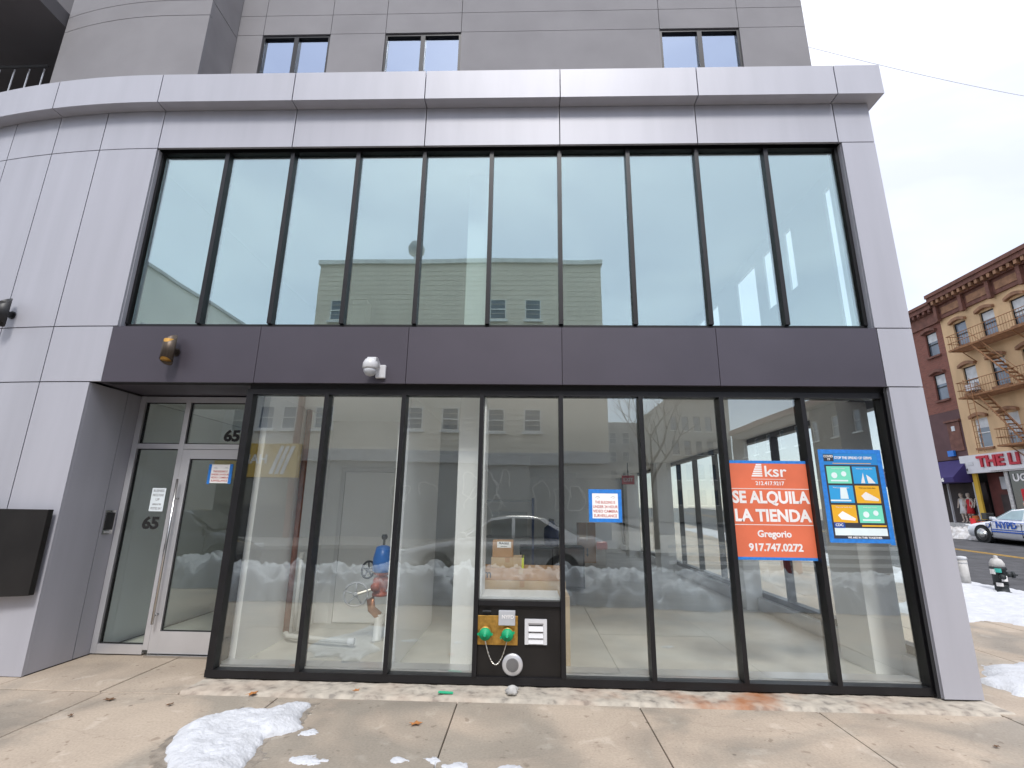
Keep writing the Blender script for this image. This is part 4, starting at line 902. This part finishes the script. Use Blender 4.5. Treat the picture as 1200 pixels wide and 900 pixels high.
# fire escape
fe = empty('fire_escape', (AVX, 21, 5), 0, 'rust tan iron fire escape with sloping ladders down the ochre facade', 'fire escape'); fe.location = (0, 0, 0)
levels = [(5.20, 22.6), (8.24, 24.35), (11.20, 24.35)]
for z, ue in levels:
    us = 16.4
    pf = MB(FA).box(us, ue, .06, .12, z, z + .10).box(us, ue, 1.02, 1.08, z, z + .10).box(us, us + .06, .12, 1.02, z, z + .10).box(ue - .06, ue, .12, 1.02, z, z + .10).build('platform', 'iron_tan', fe)
    for k in range(8): MB(FA).box(us + .06, ue - .06, .17 + .105 * k, .21 + .105 * k, z + .02, z + .06).build('slat', 'iron_tan', pf)
    rl_ = MB(FA)
    for zz in (z + .5, z + .98):
        rl_.bar((us, 1.05, zz), (ue, 1.05, zz), .03); rl_.bar((ue - .03, .05, zz), (ue - .03, 1.05, zz), .03)
    k = us
    while k < ue: rl_.bar((k, 1.05, z + .1), (k, 1.05, z + .98), .016); k += .16
    for n_ in (.3, .55, .8): rl_.bar((ue - .03, n_, z + .1), (ue - .03, n_, z + .98), .016)
    rl_.build('railing', 'iron_tan', fe)
    for u_ in (us + .6, (us + ue) / 2, ue - .6): MB(FA).bar((u_, .06, z - .75), (u_, 1.0, z), .05).build('brace', 'iron_tan', fe)
def ladder(ut, zt, ub, zb_, n0=.45, n1=.95):
    st = MB(FA).bar((ut, n0, zt), (ub, n0, zb_), .07).bar((ut, n1, zt), (ub, n1, zb_), .07).build('stair', 'iron_tan', fe)
    K = 11
    for k in range(1, K):
        u_ = ut + (ub - ut) * k / K; z_ = zt + (zb_ - zt) * k / K; MB(FA).box(u_ - .11, u_ + .11, n0, n1, z_ - .02, z_ + .02).build('tread', 'iron_tan', st)
    MB(FA).bar((ut, n1, zt + .8), (ub, n1, zb_ + .8), .03).build('handrail', 'iron_tan', st)
ladder(22.9, 11.2, 20.6, 8.3); ladder(23.2, 8.24, 21.2, 5.3)
m = MB(FA)
for u_ in (23.35, 23.75): m.bar((u_, 1.12, 5.0), (u_, 1.12, 9.3), .035)
for k in range(12): m.bar((23.35, 1.12, 5.2 + .33 * k), (23.75, 1.12, 5.2 + .33 * k), .02)
m.build('drop_ladder', 'iron_tan', fe)
ac = MB(FA).box(23.95, 24.55, .0, .38, 8.78, 9.16).build('air_conditioner', 'white_plastic', None, bevel=.01); tag(ac, 'boxy white air conditioner in the middle floor window of the ochre facade', 'air conditioner')
# red brick neighbour
rb = empty('brick_building', (0, 0, 0), 0, 'narrow red brick building with brown painted lower floor beside the ochre one', 'building')
hl = [(26.19, 27.1, 11.71, 13.3), (26.19, 27.1, 8.75, 10.45), (28.2, 29.1, 11.71, 13.3), (28.2, 29.1, 8.75, 10.45)]
wall_with_holes(rb, FA, 25.72, 33, 7.95, 14.0, hl, 'red_brick'); wall_with_holes(rb, FA, 25.72, 33, 4.9, 7.94, [], 'brown_paint')
for a, b, c, d in hl: facade_window(rb, FA, a, b, c, d, 'black', hood='trim_brown', curtain=.35, fw=.05)
MB(FA).box(25.72, 33, -.9, -.85, .3, 14.8).build('back_wall', 'black_matte', rb); MB(FA).box(25.72, 33, -12, -.3, 14.2, 14.5).build('roof', 'soffit', rb)
crn = MB(FA).box(25.74, 33, 0, .12, 13.75, 14.5).box(25.72, 33, 0, .45, 14.72, 15.0).box(25.72, 33, 0, .55, 15.0, 15.2).box(25.74, 33, 0, .22, 14.5, 14.72).build('cornice', 'trim_brown', rb)
for k in range(14): MB(FA).box(25.85 + .45 * k, 26.02 + .45 * k, .22, .42, 14.52, 14.71).build('bracket', 'trim_brown', crn)
MB(FA).box(25.85, 26.75, .01, .06, 5.4, 7.2).build('upper_door', 'trim_brown', rb); MB(FA).box(25.75, 26.9, .01, .14, 7.22, 7.34).build('door_hood', 'trim_brown', rb); MB(FA).box(26.2, 26.45, .06, .08, 6.65, 6.95).build('door_light', 'curtain', rb)
MB(FA).box(26.5, 26.95, .06, .20, 5.1, 5.45).build('blue_sign', 'valve_blue', rb)
m = MB(FA); m.add([(25.75, .02, 4.85), (33, .02, 4.85), (33, 1.15, 3.75), (25.75, 1.15, 3.75), (25.75, 1.15, 3.45), (33, 1.15, 3.45), (25.75, .02, 3.45), (33, .02, 3.45)], [(0, 3, 2, 1), (3, 4, 5, 2), (0, 6, 4, 3), (1, 2, 5, 7), (4, 6, 7, 5), (0, 1, 7, 6)]); m.build('awning', 'awning_purple', rb)
text('awning_text', '86', .3, (AVX - 1.165, 26.6, 3.6), 'vinyl_white', rb, rz=-90, bold=.02)
MB(FA).box(25.75, 33, -.75, -.65, .45, 3.45).build('shop_back', 'shop_dark', rb); MB(FA).box(25.75, 33, -.65, .05, .45, 1.05).build('shop_plinth', 'post_grey', rb)
for u_ in (25.72, 27.6, 29.6): MB(FA).box(u_, u_ + .08, -.05, .05, 1.05, 3.45).build('shop_post', 'grey_plastic', rb)
# shop corner towards the street end
nb = empty('corner_block', (0, 0, 0), 0, 'plain dark brick block on the avenue nearest the street corner', 'building')
hl = [(u_, u_ + 1, v, v + 1.7) for u_ in (-2.5, .2, 2.9, 5.6, 8.3, 11) for v in (5.4, 8.6)]
wall_with_holes(nb, FA, -4, 13.19, .1, 12, hl, 'dark_brick')
for h in hl: facade_window(nb, FA, *h, 'white_trim', sill='trim_tan')
MB(FA).box(-4, 13.19, -.9, -.85, .1, 12).build('back_wall', 'black_matte', nb); MB(FA).box(-4, 13.19, -12, -.3, 11.7, 12).build('roof', 'soffit', nb)

# figures
def figure(name, loc, rz, label, cat, parts, pose='stand', scale=1., dress=None, head_mt='skin'):
    """one continuous skinned body; coat and hair are children"""
    t = empty(name, loc, rz, label, cat); t.scale = (scale,) * 3
    J_ = {'pel': (0, 0, .95, .14), 'wst': (0, 0, 1.12, .125), 'chs': (0, 0, 1.35, .155), 'nck': (0, .0, 1.50, .055), 'hd0': (0, .015, 1.60, .085), 'hd1': (0, .01, 1.70, .088)}
    E_ = [('pel', 'wst'), ('wst', 'chs'), ('chs', 'nck'), ('nck', 'hd0'), ('hd0', 'hd1')]
    for s_, k in ((-1, 'l'), (1, 'r')):
        a = .30 if pose == 'lean' else .05
        J_.update({'sh' + k: (s_ * .19, 0, 1.42, .065), 'el' + k: (s_ * .26, a * .5, 1.15, .048), 'wr' + k: (s_ * .24, a + .05, .95 + a * .4, .034), 'hn' + k: (s_ * .23, a + .09, .86 + a * .5, .036),
                   'hp' + k: (s_ * .10, 0, .90, .10), 'kn' + k: (s_ * .11, .03, .50, .065), 'an' + k: (s_ * .12, -.01, .09, .045), 'ft' + k: (s_ * .13, .14, .04, .04)})
        E_ += [('chs', 'sh' + k), ('sh' + k, 'el' + k), ('el' + k, 'wr' + k), ('wr' + k, 'hn' + k), ('pel', 'hp' + k), ('hp' + k, 'kn' + k), ('kn' + k, 'an' + k), ('an' + k, 'ft' + k)]
    keys = list(J_); me = bpy.data.meshes.new(name); me.from_pydata([J_[k][:3] for k in keys], [(keys.index(a), keys.index(b)) for a, b in E_], [])
    o = bpy.data.objects.new('body', me); col.objects.link(o); o.parent = t; me.materials.append(MATS[parts['body']])
    sk = o.modifiers.new('skin', 'SKIN'); 
    if not me.skin_vertices: me.skin_vertices  # created with the modifier
    for i, k in enumerate(keys):
        v = me.skin_vertices[0].data[i] if me.skin_vertices else None
        if v: v.radius = (J_[k][3], J_[k][3]); v.use_root = (k == 'pel')
    o.modifiers.new('sub', 'SUBSURF').levels = 1; o.modifiers['sub'].render_levels = 1; sk.use_smooth_shade = True
    MB().lathe([(.05, 1.53), (.085, 1.58), (.10, 1.66), (.095, 1.74), (.05, 1.80)], (0, .012, 0), 'z', 14).build('head', head_mt, t, True)
    if parts.get('hair'): MB().lathe([(.095, 1.66), (.112, 1.70), (.105, 1.77), (.06, 1.825), (.01, 1.83)], (0, -.005, 0), 'z', 14).build('hat', parts['hair'], t, True)
    if parts.get('coat'): 
        m = MB().lathe([(.19, .78), (.20, 1.0), (.185, 1.15), (.205, 1.35), (.15, 1.46), (.07, 1.51)], (0, 0, 0), 'z', 18); m.v = [(x * 1.08, y * .78, z) for x, y, z in m.v]; m.build('coat', parts['coat'], t, True)
    if dress:
        m = MB().lathe([(.23, .55), (.17, .9), (.145, 1.1), (.165, 1.3), (.13, 1.42)], (0, 0, 0), 'z', 18); m.v = [(x * 1.05, y * .8, z) for x, y, z in m.v]; m.build('dress', dress, t, True)
    return t
figure('person', (29.3, 20.6, gz(20.6)), R(70), 'person in a teal coat with white sleeves and grey hat behind the police car', 'person', {'body': 'cloth_white', 'coat': 'cloth_teal', 'hair': 'cloth_grey'}, 'lean')
for u_, dr, lb in ((27.25, 'cloth_white', 'shop window mannequin in white furthest along the display'), (26.75, 'cloth_red', 'shop window mannequin in a long red dress'), (26.1, 'cloth_black', 'shop window mannequin in black nearest the yellow pilaster')):
    figure('mannequin', (AVX + .35, u_, 1.06), R(90), lb, 'mannequin', {'body': 'mannequin'}, dress=dr, head_mt='mannequin')
o = MB().lathe([(.12, 0), (.24, .12), (.26, .3), (.16, .42), (.08, .46)], (0, 0, 0), 'z', 16).build('orange_bag', 'cloth_orange', None, True); o.location = (AVX + .1, 26.25, 1.06); tag(o, 'round orange bag at the feet of the mannequins', 'bag')

# cars
def car(name, loc, rz, paint, label, glassm='car_glass', tall=1., police=False):
    t = empty(name, loc, rz, label, 'car')
    st = [(2.42, .60, .34, .56), (2.36, .74, .26, .64), (2.20, .84, .21, .70), (1.9, .89, .20, .77), (1.4, .915, .20, .86), (.95, .92, .20, .93), (0, .925, .20, .95), (-1.0, .925, .20, .97), (-1.75, .91, .20, 1.0), (-2.15, .87, .24, .98), (-2.38, .78, .34, .92), (-2.44, .70, .42, .72)]
    vs, fs = [], []
    for x, hw, zb_, zt in st:
        h = zt - zb_
        half = [(0, zb_), (hw * .88, zb_), (hw * .97, zb_ + .10 * h), (hw, zb_ + .45 * h), (hw * .985, zb_ + .72 * h), (hw * .93, zb_ + .93 * h), (hw * .80, zt), (0, zt + .03)]
        ring = half + [(-a, b) for a, b in half[-2:0:-1]]
        vs += [(x, a, b * tall) for a, b in ring]
    n = 14
    for i in range(len(st) - 1):
        for k in range(n): fs.append((i * n + k, i * n + (k + 1) % n, (i + 1) * n + (k + 1) % n, (i + 1) * n + k))
    fs += [tuple(range(n)), tuple(range((len(st) - 1) * n, len(st) * n))[::-1]]
    body = MB().add(vs, fs).build('body', paint, t, True)
    # greenhouse
    cab = [(1.02, .80, .93), (.72, .79, 1.08), (.22, .66, 1.40), (-.2, .62, 1.455), (-.7, .62, 1.46), (-1.05, .65, 1.41), (-1.55, .74, 1.14), (-1.85, .78, 1.0)]
    vs, fs = [], []
    for x, hw, z in cab:
        zl = .90; vs += [(x, .83, zl * tall), (x, hw, (z - .03) * tall), (x, hw * .8, z * tall), (x, -hw * .8, z * tall), (x, -hw, (z - .03) * tall), (x, -.83, zl * tall)]
    for i in range(len(cab) - 1):
        for k in range(5): fs.append((i * 6 + k, i * 6 + k + 1, (i + 1) * 6 + k + 1, (i + 1) * 6 + k))
    MB().add(vs, fs).build('roof', paint, body, True)
    def side(y_s, pts, nm, mt):
        # a panel proud of the tapered cabin side
        m = MB(); P_ = []
        for x, z in pts: hw = .83 - (.83 - .625) * max(0, (z - .92)) / .52; P_.append((x, y_s * (hw + .012), z * tall))
        Q = [(a, b - y_s * .02, c) for a, b, c in P_]; n_ = len(P_)
        m.add(P_ + Q, [tuple(range(n_)), tuple(range(n_, 2 * n_))] + [(i, (i + 1) % n_, (i + 1) % n_ + n_, i + n_) for i in range(n_)]); return m.build(nm, mt, body)
    for s_ in (-1, 1):
        side(s_, [(.78, 1.0), (.22, 1.34), (-.28, 1.40), (-.28, 1.0)], 'side_window', glassm); side(s_, [(-.36, 1.0), (-.36, 1.40), (-.9, 1.385), (-1.42, 1.12), (-1.5, 1.0)], 'side_window', glassm)
        MB().box(.78, .93, s_ * .86 - .03, s_ * .86 + (.12 if s_ > 0 else -.12) if s_ > 0 else s_ * .86 + .03, .96 * tall, 1.08 * tall).build('mirror', paint, t, bevel=.02)
        for x in (.98, -.32, -1.32):
            MB().box(x - .008, x + .008, min(s_ * .905, s_ * .929), max(s_ * .905, s_ * .929), .32 * tall, .86 * tall).build('door_seam', 'black', body)
        for x in (.0, -1.15): MB().box(x - .18 - .1, x - .1, min(s_ * .92, s_ * .945), max(s_ * .92, s_ * .945), .80 * tall, .83 * tall).build('door_handle', paint, body)
        MB().box(2.18, 2.38, min(s_ * .52, s_ * .80), max(s_ * .52, s_ * .80), .60 * tall, .70 * tall).build('headlight', 'lens_clear', t, bevel=.03)
        MB().box(-2.45, -2.20, min(s_ * .55, s_ * .86), max(s_ * .55, s_ * .86), .74 * tall, .90 * tall).build('tail_light', 'tail_red', t, bevel=.03)
        for x in (1.42, -1.42):
            MB().cyl((x, s_ * .70, .345), .39, s_ * .235, 'y', 28).build('wheel_arch', 'black_matte', body)
            wl = MB().lathe([(.20, .0), (.31, .0), (.335, .03), (.335, .19), (.31, .225), (.22, .235)] if s_ > 0 else [(.20, 0), (.31, 0), (.335, -.03), (.335, -.19), (.31, -.225), (.22, -.235)], (x, s_ * .715, .335), 'y', 28).build('wheel', 'tyre', t, True)
            MB().lathe([(.245, s_ * .238), (.225, s_ * .228), (.10, s_ * .240), (.05, s_ * .252)], (x, s_ * .715, .335), 'y', 20).build('rim', 'steel', wl, True)
    # front and rear screens
    for pts in ([(.99, .70, .97), (.99, -.70, .97), (.28, -.57, 1.385), (.28, .57, 1.385)], [(-1.80, .68, 1.04), (-1.80, -.68, 1.04), (-1.12, -.57, 1.40), (-1.12, .57, 1.40)]):
        off = Vector((.35, 0, .6)).normalized() * .03 if pts[0][0] > 0 else Vector((-.35, 0, .6)).normalized() * .03
        P_ = [Vector((a, b, c * tall)) + off for a, b, c in pts]; Q = [v - off * .4 for v in P_]
        MB().add(P_ + Q, [(0, 1, 2, 3), (4, 7, 6, 5)] + [(i, (i + 1) % 4, (i + 1) % 4 + 4, i + 4) for i in range(4)]).build('windscreen', glassm, body)
    MB().box(2.30, 2.44, -.55, .55, .40 * tall, .55 * tall).build('grille', 'black', t, bevel=.02)
    if police:
        for z0, z1 in ((.565, .60), (.47, .52)): MB().box(-1.9, .98, .928, .936, z0, z1).build('stripe', 'police_blue', t)
        text('lettering', 'NYPD', .36, (.30, .936, .76), 'police_blue', t, rz=180, bold=.012, extrude=.004, sx=.95)
        MB().prism([(1.02, .82), (1.20, .82), (1.20, .70), (1.11, .62), (1.02, .70)], .918, .930).build('shield', 'police_blue', t); MB().prism([(1.05, .80), (1.17, .80), (1.17, .71), (1.11, .66), (1.05, .71)], .930, .934).build('shield_face', 'vinyl_white', t)
        MB().box(-.55, -.25, -.5, .5, 1.48, 1.56).build('light_bar', 'tail_red', t, bevel=.02); MB().box(-.55, .95, .885, .927, .875, .895).build('stripe', 'police_blue', t)
        text('lettering', 'POLICE', .13, (-.75, .936, .74), 'sign_red', t, rz=180, bold=.006, extrude=.003)
    return t
pc = car('police_car', (27.2, 18.5, gz(18.5) - .125), R(90), 'car_white', 'white police car with blue stripes and NYPD lettering stopped on the avenue', 'car_glass_pale', police=True); pc.rotation_euler = (0, -math.atan(G), R(90)); pc.scale = (1.12, 1.12, 1.12); pc.location = (27.35, 18.35, gz(18.35) - .125)
car('parked_car', (3.9, -7.35, -.125), R(180), 'car_silver', 'silver grey parked car mirrored in the middle shop panes', tall=1.08)
car('parked_car', (-4.65, -7.3, -.125), 0, 'car_black', 'black parked car mirrored in the entrance door', tall=1.08)
# moped by the far kerb
t = empty('moped', (28.9, 23.0, gz(23)), R(80), 'small dark moped parked at the far kerb beyond the police car', 'moped')
for x in (-.55, .55):
    wl = MB().lathe([(.16, -.05), (.24, -.05), (.26, 0), (.24, .05), (.16, .05)], (x, 0, .26), 'y', 20).build('wheel', 'tyre', t, True); MB().lathe([(.15, -.03), (.04, -.05), (.04, .05), (.15, .03)], (x, 0, .26), 'y', 14).build('rim', 'steel', wl, True)
MB().prism([(-.75, .55), (-.7, .72), (-.15, .68), (-.05, .38), (.30, .36), (.42, .85), (.50, .85), (.42, .28), (-.1, .24), (-.5, .40)], -.12, .12, 'y').build('body', 'cloth_red', t, bevel=.02)
MB().box(-.72, -.12, -.11, .11, .725, .80).build('seat', 'black', t, bevel=.02); MB().tube([(.46, -.30, 1.02), (.46, 0, 1.0), (.46, .30, 1.02)], .018, 6).tube([(.46, 0, 1.0), (.55, 0, .3)], .025, 6).build('handlebar', 'black', t); MB().box(-.98, -.60, -.18, .18, .82, 1.15).build('top_box', 'black', t, bevel=.02)

# hydrant, post and overhead wire on the corner
t = empty('fire_hydrant', (14.40, 6.08, gz(6.08)), R(-25), 'dark fire hydrant with pale top, teal label and stickers standing in the snow', 'hydrant')
MB().lathe([(.17, 0), (.17, .04), (.115, .07), (.11, .16), (.13, .2)], (0, 0, 0), 'z', 20).build('foot', 'hydrant_dark', t, True)
MB().lathe([(.12, .2), (.115, .48), (.14, .49), (.14, .53), (.12, .55)], (0, 0, 0), 'z', 20).build('barrel', 'hydrant_dark', t, True)
MB().lathe([(.125, .55), (.12, .62), (.085, .69), (.035, .72), (.035, .76), (.015, .77)], (0, 0, 0), 'z', 20).build('bonnet', 'post_grey', t, True)
MB().tube([(.1, 0, .40), (.20, 0, .40)], .055, 12).tube([(.20, 0, .40), (.24, 0, .40)], .07, 8).tube([(.24, 0, .40), (.29, 0, .40)], .018, 6).build('nozzle', 'hydrant_dark', t, True)
MB().tube([(0, -.1, .36), (0, -.2, .36)], .05, 12).build('nozzle', 'hydrant_dark', t, True)
for a0, z0, z1, mt_, nm in ((-2.3, .44, .52, 'hydrant_teal', 'label_band'), (-1.7, .27, .38, 'vinyl_white', 'sticker'), (-3.0, .40, .50, 'vinyl_white', 'sticker'), (-2.4, .17, .24, 'vinyl_white', 'sticker')):
    pts = [(a0 + .8 * i / 6) for i in range(7)]; m = MB(); vs = []
    for a in pts: vs += [(.142 * math.cos(a), .142 * math.sin(a), z0), (.142 * math.cos(a), .142 * math.sin(a), z1)]
    m.add(vs, [(2 * i, 2 * i + 2, 2 * i + 3, 2 * i + 1) for i in range(6)]); m.build(nm, mt_, t)
t = empty('bollard_post', (14.45, 7.0, gz(7)), 0, 'short grey steel post with a snow cap next to the hydrant', 'post')
MB().cyl((0, 0, -.05), .095, .62, 'z', 16).build('shaft', 'post_grey', t, True); MB().lathe([(.10, .57), (.105, .60), (.09, .635), (.03, .645)], (0, 0, 0), 'z', 16).build('cap', 'snow', t, True); MB().cyl((0, 0, .49), .098, .02, 'z', 16).build('band', 'grey_plastic', t)
pts = []
for k in range(25):
    s_ = k / 24; pts.append((8.3 + 22.5 * s_, 6.0 + 4 * s_, 15.6 - .9 * s_ - 1.2 * math.sin(math.pi * s_) * .6))
tag(MB().tube(pts, .007, 5).build('overhead_wire', 'white_paint'), 'thin overhead wire crossing the white sky above the avenue', 'wire')

# ------------------------------------------------------------------ across the street: what the glass mirrors
def FO(u, n, v): return (u, -20 + n, v)
ob = empty('siding_building', (0, 0, 0), 0, 'four storey beige clad building across the street mirrored in the glass', 'building')
hl = [(u_, u_ + .9, v, v + 1.25) for u_ in (-6.6, -1.9, .0, 2.4, 4.35) for v in (5.42, 8.5, 11.5) if v < 9 or u_ not in (-1.9, .0)]
wall_with_holes(ob, FO, -7.4, 8.67, 4.35, 14.9, hl, 'beige_siding')
for h in hl: facade_window(ob, FO, *h, 'white_trim', sill='white_trim', recess=.05)
MB(FO).box(-7.5, 8.75, -.35, .15, 14.9, 15.15).build('coping', 'white_trim', ob); MB(FO).box(-7.38, 8.65, -14, -.6, 4, 14.6).build('building_body', 'beige_siding', ob)
MB(FO).box(-7.4, 8.67, -.3, .08, 3.75, 4.345).build('shop_fascia', 'grey_plastic', ob); MB(FO).box(-7.4, 8.67, -.4, -.1, 0, 3.745).build('shutter_wall', 'grey_render', ob)
for k in range(36): MB(FO).box(-7.4, 8.67, .001, .014, 4.6 + .29 * k, 4.62 + .29 * k).build('clapboard_edge', 'beige_siding', ob)
# painted loops on the shutter
for j, (cx, cz) in enumerate(((-1.9, 2.2), (-.6, 2.2), (1.6, 2.6), (2.5, 2.6), (3.4, 2.6), (1.9, 1.6), (2.9, 1.6), (5.2, 2.2), (6.2, 2.1), (6.9, 2.0))):
    w_, h_, k_ = random.uniform(.25, .5), random.uniform(.4, .95), random.uniform(180, 420)
    pts = [(cx + (w_ + .12 * math.sin(a * .05 + j)) * math.cos(R(a)), -.085, cz + h_ * math.sin(R(a)) + .1 * math.sin(R(a * 3 + 40 * j))) for a in range(0, int(k_), 15)]
    MB(FO).tube(pts, .028, 4).build('graffiti_stroke', 'vinyl_white', ob)
for k in range(3): MB(FO).box(-6.8 + 4.6 * k, -6.74 + 4.6 * k, -.1, -.06, 0, 3.74).build('shutter_post', 'black_matte', ob)
t = empty('roof_fan', (-2.2, -21, 15.15), 0, 'small roof ventilator standing above the coping of the beige building', 'ventilator')
MB().cyl((0, 0, 0), .15, .8, 'z', 12).build('stack', 'alu', t); MB().lathe([(.2, .8), (.45, 1.0), (.5, 1.3), (.35, 1.6), (.1, 1.7)], (0, 0, 0), 'z', 14).build('turbine', 'grey_plastic', t, True)
sb_ = empty('salon_building', (0, 0, 0), 0, 'low pale building with a yellow hair salon fascia across the street', 'building')
hl = [(u_, u_ + .8, 5.42, 6.7) for u_ in (-11.9, -10.75, -9.6, -8.35)] 
wall_with_holes(sb_, FO, -12.4, -7.45, 4.6, 9.6, hl, 'pale_render')
for h in hl: facade_window(sb_, FO, *h, 'white_trim', sill='white_trim', recess=.05)
MB(FO).box(-12.4, -7.45, -14, -.6, 3, 9.4).build('building_body', 'pale_render', sb_); MB(FO).box(-12.5, -7.45, -.3, .12, 9.6, 9.8).build('coping', 'white_trim', sb_)
aw = MB(FO).box(-12.2, -7.0, .05, .45, 2.9, 4.58).build('shop_fascia', 'awning_yellow', sb_); text('lettering', 'HAIR', .62, (-9.3, -19.54, 3.75), 'vinyl_white', aw, rz=180, bold=.02)
for k in range(3): MB(FO).prism([(-8.45 + .30 * k, 3.05), (-7.95 + .30 * k, 4.45), (-7.75 + .30 * k, 4.45), (-8.25 + .30 * k, 3.05)], .455, .47, 'y').build('emblem', 'vinyl_white', aw)
MB(FO).box(-12.3, -7.46, -.4, -.1, 0, 4.59).build('shop_window', 'car_glass', sb_); MB(FO).box(-7.44, -7.2, 0.0, .25, 0, 7.5).build('drain_pipe', 'pipe_rust', sb_)
pb = empty('pale_block', (0, 0, 0), 0, 'pale rendered block further left across the street', 'building')
MB().box(-34, -18, -46, -20, 0, 15.1).build('building_body', 'pale_render', pb); MB().box(-34.1, -17.85, -46.1, -19.85, 15.1, 15.3).build('coping', 'grey_plastic', pb); MB().box(-17.99, -17.9, -45, -21, 11.6, 11.75).build('string_course', 'grey_plastic', pb)
db = empty('terrace_row', (0, 0, 0), 0, 'dark brick terrace along the avenue mirrored behind the posters', 'building')
hl = [(u_, u_ + 1., v, v + 1.9) for u_ in range(-57, -17, 3) for v in (4.6, 8.0)]
wall_with_holes(db, FA, -60, -16, 0, 11.2, hl, 'dark_brick')
for h in hl: facade_window(db, FA, *h, 'white_trim', sill='white_trim')
MB(FA).box(-60, -16, -12, -.6, 0, 11).build('building_body', 'dark_brick', db); MB(FA).box(-60, -16, -.2, .4, 11.2, 11.8).build('cornice', 'trim_brown', db)
def FT(u, n, v): return (u, -64 + n, v)
tb = empty('stone_tower', (0, 0, 0), 0, 'pale stone apartment block at the far end of the avenue', 'building')
hl = [(u_, u_ + .9, v, v + 2.0) for u_ in (25.2, 26.8, 28.4, 30.0, 31.6) for v in (2.2, 5.6, 9.0, 12.4)]
wall_with_holes(tb, FT, 24.3, 33, 0, 17, hl, 'sand_stone')
for h in hl: facade_window(tb, FT, *h, 'black', sill='white_trim')
MB(FT).box(24.3, 33, -14, -.6, 0, 16.8).build('building_body', 'sand_stone', tb); MB(FT).box(24.0, 33.2, -.2, .5, 17, 17.6).build('cornice', 'sand_stone', tb)
def FG(u, n, v): return (u, -82 + n, v)
gb = empty('grey_block', (0, 0, 0), 0, 'distant grey block closing the view down the avenue', 'building')
hl = [(u_, u_ + 1.2, v, v + 1.9) for u_ in (12.4, 14.6, 16.8, 19, 21.2) for v in (6, 9.3, 12.6)]
wall_with_holes(gb, FG, 11, 24.2, 0, 16.2, hl, 'grey_render')
for h in hl: facade_window(gb, FG, *h, 'white_trim', sill=None)
MB(FG).box(11, 24.2, -10, -.6, 0, 16).build('building_body', 'grey_render', gb)
# bare street tree, red standpipe at the kerb
random.seed(11)
t = empty('bare_tree', (10.2, -17.0, 0), 0, 'bare winter street tree across the street mirrored in the glass', 'tree')
tm = MB(); lm = MB()
def limb(p0, d, ln, r_, depth):
    pts = [p0]; dd = d.copy(); K = 4
    for k in range(K):
        dd = (dd + Vector((random.uniform(-.18, .18), random.uniform(-.18, .18), random.uniform(-.05, .15)))).normalized(); pts.append(pts[-1] + dd * ln / K)
    (tm if depth == 0 else lm).tube(pts, [r_ * (1 - .45 * k / K) for k in range(K + 1)], 7 if depth < 2 else 4)
    if depth >= 4: return
    for k in range(3 if depth else 5):
        i = random.choice((2, 3, 4)) if depth else random.choice((3, 4))
        nd = (dd + Vector((random.uniform(-.9, .9), random.uniform(-.9, .9), random.uniform(-.1, .5)))).normalized(); limb(pts[i], nd, ln * random.uniform(.55, .75), r_ * .45, depth + 1)
limb(Vector((0, 0, -.05)), Vector((0, 0, 1)), 3.4, .15, 0)
tm.build('trunk', 'bark', t, True); lm.build('crown', 'bark', t, True)
t = empty('red_standpipe', (9.5, -4.75, 0), 0, 'dark red twin standpipe at the kerb mirrored under the orange poster', 'standpipe')
for x in (-.1, .1): MB().lathe([(.085, 0), (.085, 1.1), (.10, 1.12), (.10, 1.2), (.03, 1.26)], (x, 0, 0), 'z', 16).build('pipe', 'red_paint', t, True)
MB().box(-.2, .2, -.1, .1, .22, .25).build('bracket', 'post_grey', t)

t = empty('rail_barrier', (10.2, -5.9, -.13), 0, 'low barrier of white horizontal rails at the kerb mirrored below the posters', 'barrier')
for x in (-2.4, 0, 2.4): MB().box(x - .03, x + .03, -.03, .03, 0, 1.05).build('post', 'post_grey', t)
for z in (.45, .62, .79, .96): MB().box(-2.6, 2.6, -.05, -.031, z, z + .07).build('rail', 'white_paint', t)
